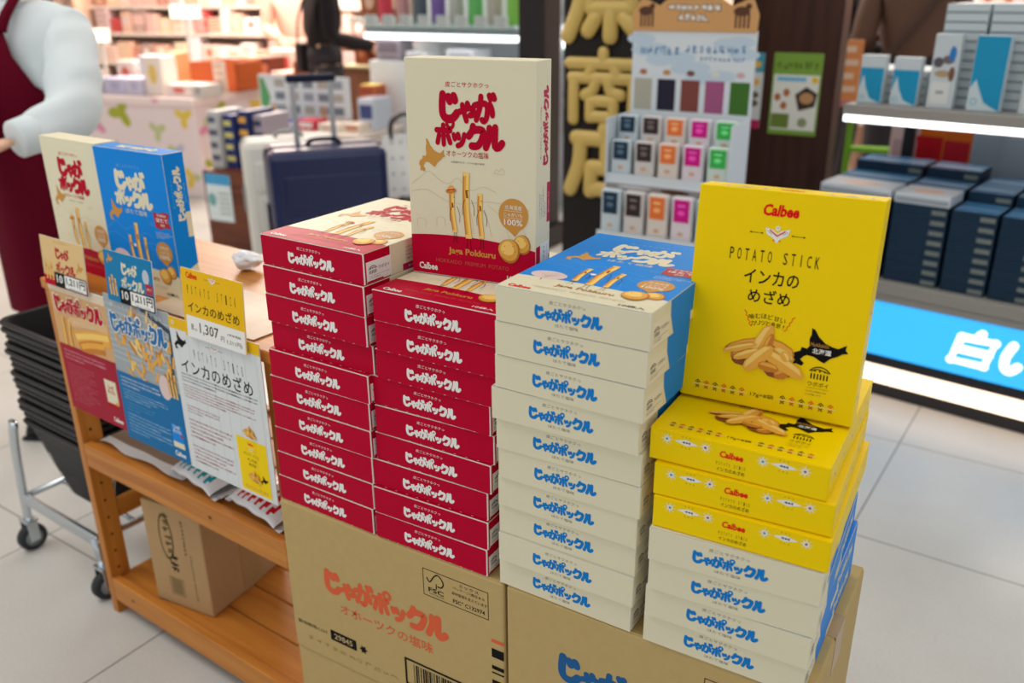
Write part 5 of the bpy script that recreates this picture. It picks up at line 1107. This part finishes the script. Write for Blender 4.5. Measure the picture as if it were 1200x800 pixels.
def navy_box(x, y, z, w, d, h, pale, label):
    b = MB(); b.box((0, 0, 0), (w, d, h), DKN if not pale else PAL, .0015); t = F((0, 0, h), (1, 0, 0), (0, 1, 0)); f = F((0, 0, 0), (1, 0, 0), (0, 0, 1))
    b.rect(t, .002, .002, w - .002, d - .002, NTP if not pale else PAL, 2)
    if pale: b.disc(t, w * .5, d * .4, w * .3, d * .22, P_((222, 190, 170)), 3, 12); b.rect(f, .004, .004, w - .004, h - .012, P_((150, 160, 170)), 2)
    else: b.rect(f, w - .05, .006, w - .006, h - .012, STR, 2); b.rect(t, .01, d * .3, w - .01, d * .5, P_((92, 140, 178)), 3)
    o = b.build('gift_box', None, up(x, y, z)); o.rotation_euler = (0, 0, UA); tag(o, label, 'gift box', 'navy gift boxes stacked on the lower shelf')
hb = .0335
def ucol(u0, u1): a = inu(u0, 300, .02).x; c = inu(u1, 300, .02).x; return a, c
for ci, (u0, u1, nst) in enumerate(((952, 1034, (9, 9, 10)), (1038, 1104, (9, 9, 10)), (1107, 1163, (8, 9, 9)), (1166, 1224, (8, 9, 9)))):
    a, c = ucol(u0, u1); w = c - a - .004
    for ri, nn in enumerate(nst):
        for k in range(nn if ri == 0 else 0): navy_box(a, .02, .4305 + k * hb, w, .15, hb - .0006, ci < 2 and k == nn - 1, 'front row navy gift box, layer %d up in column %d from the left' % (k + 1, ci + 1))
        if ri:
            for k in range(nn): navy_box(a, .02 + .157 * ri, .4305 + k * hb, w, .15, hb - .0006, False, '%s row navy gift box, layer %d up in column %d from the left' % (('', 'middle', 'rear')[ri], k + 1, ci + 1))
TEA = M('teal_face', (28, 146, 190), .35); SWO = M('swoosh_grey', (196, 212, 216), .4); BGR = M('pale_blue_card', (196, 206, 210), .4)
def teal_deco(big):
    def g(b, f, t, w, d, h):
        b.rect(f, .002, .002, w - .002, h * (.99 if big else .74), TEA, 1); b.poly(f, [(.002, .002), (w - .002, .002), (w * .75, h * .06), (w * .5, h * .12), (w * .3, h * (.3 if big else .34)), (w * .18, h * (.42 if big else .6)), (.002, h * .3)], SWO, 2); b.ring(f, w * .2, h * .13, w * .1, w * .02, TEA, 3)
    return g
def photo_deco(b, f, t, w, d, h):
    b.disc(f, w * .25, h * .62, w * .2, h * .07, P_((90, 84, 90)), 2, 12); b.disc(f, w * .62, h * .66, w * .24, h * .06, P_((110, 100, 104)), 2, 12); b.disc(f, w * .45, h * .47, w * .3, h * .05, P_((176, 150, 120)), 2, 12); b.disc(f, w * .8, h * .47, w * .12, h * .1, P_((120, 84, 70)), 2, 12); b.disc(f, w * .74, h * .74, w * .13, h * .1, P_((40, 120, 190)), 3, 14); b.rect(f, w * .1, h * .06, w * .8, h * .36, P_((216, 218, 216)), 2); b.rect(f, w * .3, h * .2, w * .6, h * .24, P_((150, 156, 160)), 3)
def upbox(u0, u1, v0, v1, y, deco, label, mat=BGR, lean_=.16):
    a = inu(u0, v1, y); c = inu(u1, v0, y); w = abs(c.x - a.x) - .003; h = c.z - 1.0005
    o = item('gift_box', up(a.x + w / 2 + .0015, y, 1.0006), (w, .035, h), mat, label, 'gift box', 'pale blue gift boxes on the upper shelf', UA, None, deco); return o
upbox(1003, 1040, 65, 119, .05, teal_deco(False), 'leftmost small teal and white box on the upper shelf')
upbox(1041, 1082, 68, 120, .05, teal_deco(False), 'second small teal and white box on the upper shelf')
upbox(1084, 1130, 40, 122, .05, photo_deco, 'pale box with food pictures left of the big teal box')
upbox(1131, 1188, 42, 124, .05, teal_deco(True), 'big teal box with white swoosh on the upper shelf')
upbox(1193, 1250, 40, 126, .05, photo_deco, 'pale box with food pictures right of the big teal box')
for (u0, u1, base, n_) in ((1012, 1048, 0, 4), (1049, 1088, 0, 4), (1096, 1146, 0, 11), (1149, 1200, 0, 11)):
    a = inu(u0, 100, .12).x; c = inu(u1, 100, .12).x
    for k in range(n_ + (0 if u0 > 1050 else 0)):
        item('gift_box', up((a + c) / 2, .11, 1.0006 + k * (.026 if u0 < 1060 else .028)), (c - a - .003, .22, .0255 if u0 < 1060 else .0275), BGR, 'flat pale blue box, layer %d up, %s' % (k + 1, {1012: 'behind the leftmost small teal box', 1049: 'behind the second small teal box', 1096: 'behind the pale picture box', 1149: 'behind the big teal box'}[u0]), 'gift box', 'flat pale blue boxes on the upper shelf', UA, P_((214, 224, 228)), lambda b, f, t, w, d, h: b.rect(f, .002, .0, w - .002, h * .22, P_((136, 150, 158)), 2))
# things on the lower deck behind, seen under the upper shelf
for j, (u, v, w, h, c, c2) in enumerate(((1055, 190, .12, .13, (226, 200, 200), (200, 170, 176)), (1085, 180, .13, .20, (238, 120, 30), (206, 24, 40)), (1118, 182, .12, .17, (226, 110, 30), (196, 30, 50)), (1155, 180, .13, .26, (176, 190, 200), (160, 176, 190)), (1190, 180, .14, .26, (186, 198, 206), (166, 180, 194)))):
    P0 = inu(u, v, .68); g_ = up(P0.x, .70, .43 + .0005)
    item('snack_pack', g_, (w, .12, .40 + h * .4), P_(c), '%s snack pack from the left behind the navy boxes' % NTH[j], 'snack pack', 'snack packs behind the navy boxes', UA, None, deco_band(c2))
rs = empty('rear_shelf', up(.3, .68, 0), UA, 'brown rear shelf behind the blue box unit', 'shelf unit')
b = MB(); b.box((0, 0, 0), (1.5, .3, .4295), P_((110, 60, 46)), .004); b.build('shelf_body', rs)
b = MB(); b.box((.0, .27, .4295), (1.5, .3, .96), P_((120, 76, 66)), .004); b.build('back_panel', rs)

# ------------------------------------------------------------------ people
def skin(name, J, edges, mat, parent, root, sub=2):
    ks = list(J); me = bpy.data.meshes.new(name); me.from_pydata([J[k][0] for k in ks], [(ks.index(a), ks.index(b_)) for a, b_ in edges], []); o = bpy.data.objects.new(name, me); COL.objects.link(o)
    o.modifiers.new('s', 'SKIN'); sv = me.skin_vertices[0].data if me.skin_vertices else None
    if sv is None:
        lay = me.attributes; bm = bmesh.new(); bm.from_mesh(me); bm.verts.layers.skin.verify(); bm.to_mesh(me); bm.free(); sv = me.skin_vertices[0].data
    for i, k in enumerate(ks):
        r = J[k][1]; sv[i].radius = (r, r) if not isinstance(r, tuple) else r; sv[i].use_root = (k == root)
    s = o.modifiers.new('d', 'SUBSURF'); s.levels = sub; s.render_levels = sub
    dg = bpy.context.evaluated_depsgraph_get(); dg.update(); ev = bpy.data.meshes.new_from_object(o.evaluated_get(dg)); o.modifiers.clear(); o.data = ev
    ev.materials.clear(); ev.materials.append(mat)
    for p in ev.polygons: p.use_smooth = True
    if parent: o.parent = parent
    return o
SKN = M('skin', (226, 178, 150), .5); HAIR = M('dark_hair', (30, 24, 22), .5); SHO = M('black_shoe', (28, 26, 28), .4)
def head(root, z, parent, yaw=0.0, hair=True, long=False, y=0.0, hs=1.0):
    """face, ears, neck as one surface with hair as its own part"""
    bm = bmesh.new(); bmesh.ops.create_uvsphere(bm, u_segments=28, v_segments=20, radius=1)
    for v in bm.verts:
        x, yy, zz = v.co; jaw = 1 - .28 * max(0, -zz) ** 1.4; fx = .074 * jaw; fy = .094 * (1 - .1 * max(0, -zz))
        q = Vector((x * fx, yy * fy, zz * .112))
        if yy < -.5:
            nose = math.exp(-((x / .16) ** 2) - (((zz + .12) / .22) ** 2)); q.y -= .022 * nose
            for s in (-1, 1): q.y += .010 * math.exp(-(((x - s * .36) / .17) ** 2) - (((zz - .08) / .13) ** 2))
            q.y -= .006 * math.exp(-((x / .3) ** 2) - (((zz + .5) / .09) ** 2)); q.y -= .007 * math.exp(-((x / .3) ** 2) - (((zz + .86) / .2) ** 2))
        if abs(x) > .9 and -.35 < zz < .2: q.x *= 1.13
        v.co = q * hs
    mx = Matrix.Translation((0, y, z)) @ Matrix.Rotation(yaw, 4, 'Z'); b = MB(); b.bm(bm, SKN, True, mx)
    for s in (-1, 1):
        c = mx @ Vector((s * .028, -.083, .009)); b.lathe(c, [(.001, -.004), (.009, -.002), (.009, .002), (.001, .004)], M('eye_white', (232, 228, 222), .3), 10, 1); c2 = mx @ Vector((s * .028, -.0875, .009)); b.lathe(c2, [(.0045, -.001), (.0045, .001)], BLACK, 10, 1)
        b.tube([mx @ Vector((s * .014, -.091, .024)), mx @ Vector((s * .028, -.091, .028)), mx @ Vector((s * .042, -.083, .024))], .0025, HAIR, 6)
    b.tube([mx @ Vector((-.02, -.094, -.056)), mx @ Vector((0, -.1, -.058)), mx @ Vector((.02, -.094, -.056))], .0036, M('lip', (176, 96, 88), .5), 6)
    h = b.build('head', parent)
    if hair:
        bm = bmesh.new(); bmesh.ops.create_uvsphere(bm, u_segments=24, v_segments=16, radius=1)
        for v in bm.verts:
            x, yy, zz = v.co
            if yy < -.35 and zz < .45: q = Vector((x * .07, -.05, .05 + zz * .06))
            else: q = Vector((x * .083, yy * .103 + .006, zz * (.122 if zz > 0 else (.30 if long else .10))))
            v.co = q * hs
        c = MB(); c.bm(bm, HAIR, True, mx); c.build('hair', parent)
    return h
def hand(b, wrist, d, pn, side, mat, hold=.5):      # palm, four unequal bent fingers and a thumb from the palm's side
    d = d.normalized(); pn = (pn - d * pn.dot(d)).normalized(); s = d.cross(pn) * side
    W = Vector(wrist); b.tube([W, W + d * .03, W + d * .06, W + d * .088], [.02, .026, .03, .024], mat, 10, flat=(pn, .52))
    for i, (o_, L) in enumerate(((-.024, .068), (-.008, .078), (.008, .073), (.023, .056))):
        p = W + d * .084 + s * o_; a1 = (d * math.cos(hold * .5) + pn * math.sin(hold * .5)); a2 = (d * math.cos(hold * 1.4) + pn * math.sin(hold * 1.4)); a3 = (d * math.cos(hold * 2.2) + pn * math.sin(hold * 2.2))
        b.tube([p, p + a1 * L * .45, p + a1 * L * .45 + a2 * L * .32, p + a1 * L * .45 + a2 * L * .32 + a3 * L * .25], [.0092, .0085, .0078, .0055], mat, 8)
    t = W + d * .03 - s * .024; td = (d * .7 - s * .6 + pn * .35).normalized(); b.tube([t, t + td * .032, t + (td * .032 + (td + d * .5 + pn * .2).normalized() * .03)], [.011, .0098, .0066], mat, 8)
rp = dep(26, 100, 2.64); SR = R_(31.7 - 8)
stf = empty('person', (rp.x, rp.y, 0), SR, 'staff member in a white shirt and burgundy apron behind the shelf', 'person')
inv = (Matrix.Translation((rp.x, rp.y, 0)) @ Matrix.Rotation(SR, 4, 'Z')).inverted()
eL = inv @ dep(90, 138, 2.46); sL = Vector((.18, -.005, 1.262)); wL = inv @ dep(20, 163, 2.33)
eR = Vector((-.25, .05, 1.02)); sR = Vector((-.185, -.01, 1.285)); wR = wL + Vector((-.12, -.03, .01))
SHIRT = M('white_shirt', (216, 224, 226), .75, spec=.1, bump=.9, scale=9, stretch=(1, 1, 2.2)); APR = M('burgundy_apron', (92, 2, 28), .7, spec=.08, bump=.1, scale=30); TRS = M('dark_trousers', (40, 38, 44), .7)
# body: legs, hips, trunk, neck, forearm skin in one surface
J = {'pel': (Vector((0, 0, .88)), (.13, .10)), 'wai': (Vector((0, 0, 1.02)), (.115, .09)), 'che': (Vector((0, 0, 1.2)), (.13, .095)), 'up': (Vector((0, .01, 1.27)), (.08, .06)), 'nb': (Vector((0, .01, 1.34)), .05), 'nt': (Vector((0, .0, 1.42)), .046)}
E_ = [('pel', 'wai'), ('wai', 'che'), ('che', 'up'), ('up', 'nb'), ('nb', 'nt')]
for n_, s in (('l', 1), ('r', -1)):
    J['h' + n_] = (Vector((s * .085, 0, .82)), .082); J['k' + n_] = (Vector((s * .09, -.01, .46)), .055); J['a' + n_] = (Vector((s * .09, .02, .09)), .037); J['t' + n_] = (Vector((s * .1, -.1, .045)), .034)
    E_ += [('pel', 'h' + n_), ('h' + n_, 'k' + n_), ('k' + n_, 'a' + n_), ('a' + n_, 't' + n_)]
    S_, E1, W1 = ((sL, eL, wL), (sR, eR, wR))[n_ == 'r']
    J['s' + n_] = (S_, .036); J['e' + n_] = (E1, .038); J['w' + n_] = (W1, .026); E_ += [('up', 's' + n_), ('s' + n_, 'e' + n_), ('e' + n_, 'w' + n_)]
skin('body', J, E_, SKN, stf, 'pel')
head(stf, 1.515, stf, -.3)
for w, e, s in ((wL, eL, 1), (wR, eR, -1)): b = MB(); hand(b, w + (w - e).normalized() * .02, (w - e), Vector((-s * .3, -.5, -1)), s, SKN, .55); b.build('hand', stf)
J2 = {'pel': (Vector((0, 0, .90)), (.145, .115)), 'wai': (Vector((0, 0, 1.03)), (.16, .115)), 'che': (Vector((0, 0, 1.17)), (.175, .118)), 'up': (Vector((0, .01, 1.275)), (.125, .09)), 'nb': (Vector((0, .01, 1.355)), (.062, .06))}
E2 = [('pel', 'wai'), ('wai', 'che'), ('che', 'up'), ('up', 'nb')]
for n_, S_, E1, W1 in (('l', sL, eL, wL), ('r', sR, eR, wR)):
    J2['s' + n_] = (S_, .082); J2['m' + n_] = (S_.lerp(E1, .5) + Vector((.004, 0, 0)), .086); J2['e' + n_] = (E1, .082); J2['f' + n_] = (E1.lerp(W1, .5), .07); J2['w' + n_] = (E1.lerp(W1, .93), .054)
    E2 += [('up', 's' + n_), ('s' + n_, 'm' + n_), ('m' + n_, 'e' + n_), ('e' + n_, 'f' + n_), ('f' + n_, 'w' + n_)]
shirt = skin('shirt', J2, E2, SHIRT, stf, 'che', 3)
for v in shirt.data.vertices:                    # soft folds of the cloth
    x, y, z = v.co; q = .0024 * math.sin(40 * z + 26 * y + 4 * math.sin(9 * x)) + .0014 * math.sin(64 * (z - x) + 25 * y) + .002 * math.sin(24 * (x + y) - 34 * z)
    v.co = v.co + v.normal * q
b = MB()
for E1, W1 in ((eL, wL), (eR, wR)):
    d = (W1 - E1).normalized(); b.tube([W1 - d * .07, W1 - d * .06, W1 + d * .002, W1 + d * .006], [.044, .053, .05, .04], SHIRT, 16)
b.build('cuff', stf)
b = MB()
for s in (-1, 1): b.raw([(s * .005, -.075, 1.335), (s * .07, -.05, 1.395), (s * .085, -.035, 1.355), (s * .04, -.098, 1.305), (s * .005, -.081, 1.333), (s * .07, -.056, 1.394), (s * .087, -.04, 1.352), (s * .04, -.104, 1.302)], [(0, 1, 2, 3), (4, 5, 6, 7), (0, 1, 5, 4), (1, 2, 6, 5), (2, 3, 7, 6), (3, 0, 4, 7)], SHIRT)
b.build('collar', stf)
b = MB()                              # apron: bib, waist and skirt wrapped round the trunk
rows = [(1.275, .40, .150, .128), (1.2, .5, .168, .146), (1.12, .75, .17, .146), (1.06, 1.25, .168, .138), (1.0, 1.8, .166, .136), (.9, 2.1, .162, .14), (.75, 2.2, .158, .15), (.6, 2.2, .156, .156), (.44, 2.2, .156, .16)]
ng = 24; vs = []; fs = []
for z, a, rx, ry_ in rows:
    for k in range(ng + 1):
        w = -a + 2 * a * k / ng; fold = 1 + (.02 * math.sin(w * 7 + z * 3) if z < .95 else 0); vs.append((math.sin(w) * rx * fold, -math.cos(w) * ry_ * fold, z))
for z, a, rx, ry_ in rows:
    for k in range(ng + 1):
        w = -a + 2 * a * k / ng; fold = 1 + (.02 * math.sin(w * 7 + z * 3) if z < .95 else 0); vs.append((math.sin(w) * (rx * fold - .003), -math.cos(w) * (ry_ * fold - .003), z))
m_ = ng + 1; H_ = len(rows) * m_
for i in range(len(rows) - 1):
    for k in range(ng): fs.append((i * m_ + k, i * m_ + k + 1, (i + 1) * m_ + k + 1, (i + 1) * m_ + k)); fs.append((H_ + i * m_ + k, H_ + (i + 1) * m_ + k, H_ + (i + 1) * m_ + k + 1, H_ + i * m_ + k + 1))
b.raw(vs, fs, APR, True)
for s in (-1, 1): b.tube(spline([(s * .058, -.122, 1.265), (s * .075, -.11, 1.31), (s * .095, -.05, 1.372), (s * .10, .03, 1.372), (s * .06, .105, 1.28), (-s * .08, .13, 1.1)], 4), .015, APR, 8, flat=(Vector((0, .35, 1)).normalized(), .25))
b.build('apron', stf)
b = MB()
for s in (-1, 1): b.tube([(s * .085, 0, .86), (s * .09, -.005, .46), (s * .09, .02, .09)], [.095, .07, .056], TRS, 14)
b.build('trousers', stf)
for s in (-1, 1): b = MB(); b.tube([(s * .09, .07, .038), (s * .092, .03, .05), (s * .098, -.06, .042), (s * .102, -.14, .03), (s * .102, -.17, .024)], [.034, .042, .042, .034, .018], SHO, 12); b.box((s * .097 - .04, -.175, 0), (s * .097 + .04, .095, .014), SHO, .006); b.build('shoe', stf)

def shopper(loc, rz, h, top, bottom, label, long_hair=False, bag=None, arms=.25, lean=.0, skirt=False):
    """a standing figure facing local -y"""
    root = empty('person', loc, rz, label, 'person'); k = h / 1.65
    V = lambda x, y, z: Vector((x, y - lean * max(0, z - .85), z)) * k
    J = {'pel': (V(0, 0, .9), .10 * k), 'wai': (V(0, 0, 1.05), .11 * k), 'che': (V(0, 0, 1.24), .125 * k), 'nb': (V(0, .01, 1.38), .05 * k), 'nt': (V(0, 0, 1.47), .045 * k)}
    E = [('pel', 'wai'), ('wai', 'che'), ('che', 'nb'), ('nb', 'nt')]; hd = []
    for n_, s in (('l', 1), ('r', -1)):
        J['h' + n_] = (V(s * .085, 0, .84), .085 * k); J['k' + n_] = (V(s * .09, -.01, .48), .056 * k); J['a' + n_] = (V(s * .09, .02, .09), .037 * k); J['t' + n_] = (V(s * .1, -.1, .045), .033 * k)
        J['s' + n_] = (V(s * .185, 0, 1.34), .05 * k); J['e' + n_] = (V(s * .24, .03, 1.07), .038 * k); J['w' + n_] = (V(s * .2, -arms, 1.0), .026 * k)
        E += [('pel', 'h' + n_), ('h' + n_, 'k' + n_), ('k' + n_, 'a' + n_), ('a' + n_, 't' + n_), ('che', 's' + n_), ('s' + n_, 'e' + n_), ('e' + n_, 'w' + n_)]; hd.append((J['w' + n_][0], J['e' + n_][0], s))
    skin('body', J, E, SKN, root, 'pel'); head(root, 1.57 * k - .0, root, 0, True, long_hair, -lean * .7 * k, k)
    for w, e, s in hd: b = MB(); hand(b, w + (w - e).normalized() * .015, w - e, Vector((-s * .5, -.2, -1)), s, SKN, .6); b.build('hand', root)
    J2 = {q: (J[q][0], (J[q][1] if not isinstance(J[q][1], tuple) else J[q][1][0]) + .022 * k) for q in ('pel', 'wai', 'che', 'nb', 'sl', 'sr', 'el', 'er', 'wl', 'wr')}
    skin('jacket', J2, [('pel', 'wai'), ('wai', 'che'), ('che', 'nb'), ('che', 'sl'), ('che', 'sr'), ('sl', 'el'), ('sr', 'er'), ('el', 'wl'), ('er', 'wr')], top, root, 'che')
    b = MB()
    b.tube([V(0, 0, 1.02), V(0, 0, .94), V(0, 0, .84)], [.135 * k, .155 * k, .14 * k], bottom, 18, flat=(Vector((0, 1, 0)), .8))
    for s in (-1, 1): b.tube([V(s * .085, 0, .88), V(s * .09, -.005, .48), V(s * .09, .02, .08)], [.105 * k, .075 * k, .058 * k], bottom, 14)
    b.build('trousers', root)
    for s in (-1, 1): b = MB(); b.tube([V(s * .09, .07, .04), V(s * .095, -.02, .045), V(s * .1, -.17, .03)], [.034, .044, .026], SHO, 12); b.build('shoe', root)
    if bag:
        b = MB(); b.tube(spline([V(-.14, .12, 1.4), V(0, .17, 1.2), V(.16, .15, 1.0)], 5), .016 * k, bag, 8, flat=(Vector((0, 1, 0)), .4)); b.tube(spline([V(-.14, .12, 1.4), V(-.1, -.05, 1.42), V(.1, -.16, 1.15), V(.2, -.1, 1.0)], 5), .014 * k, bag, 8); b.build('bag_strap', root)
        b = MB(); b.box((.13 * k, -.08 * k, .82 * k), (.3 * k, .14 * k, 1.02 * k), bag, .02); b.build('shoulder_bag', root)
    return root
def gy_(u, y): p = ony(u, 30, y); return (p.x, p.y, 0)
def ground(u, d): p = dep(u, 30, d); return (p.x, p.y, 0)
BLKJ = M('black_coat', (22, 18, 20), .7); BRJ = M('brown_jacket', (96, 70, 56), .7, bump=.2, scale=12); BEI = M('beige_coat', (226, 184, 164), .7); DKT = M('dark_cloth', (46, 42, 46), .7)
shopper(gy_(378, 4.02), R_(150), 1.62, BLKJ, DKT, 'shopper with long black hair and black coat by the lit counter', True, BLKJ, .3)
shopper(gy_(344, 5.02), R_(60), 1.6, BEI, BEI, 'shopper in a pale beige coat at the flowered tables', False)
shopper(ground(1074, 4.3), R_(200), 1.66, BRJ, DKT, 'shopper in a brown jacket seen from behind beyond the blue boxes', False, M('bag_brown', (70, 52, 44), .6), .28, .22)
shopper(ground(996, 5.2), R_(80), 1.66, BLKJ, DKT, 'shopper in black beyond the brown column', True, None, .3)
# @BGEND
bpy.data.objects.remove(_to)
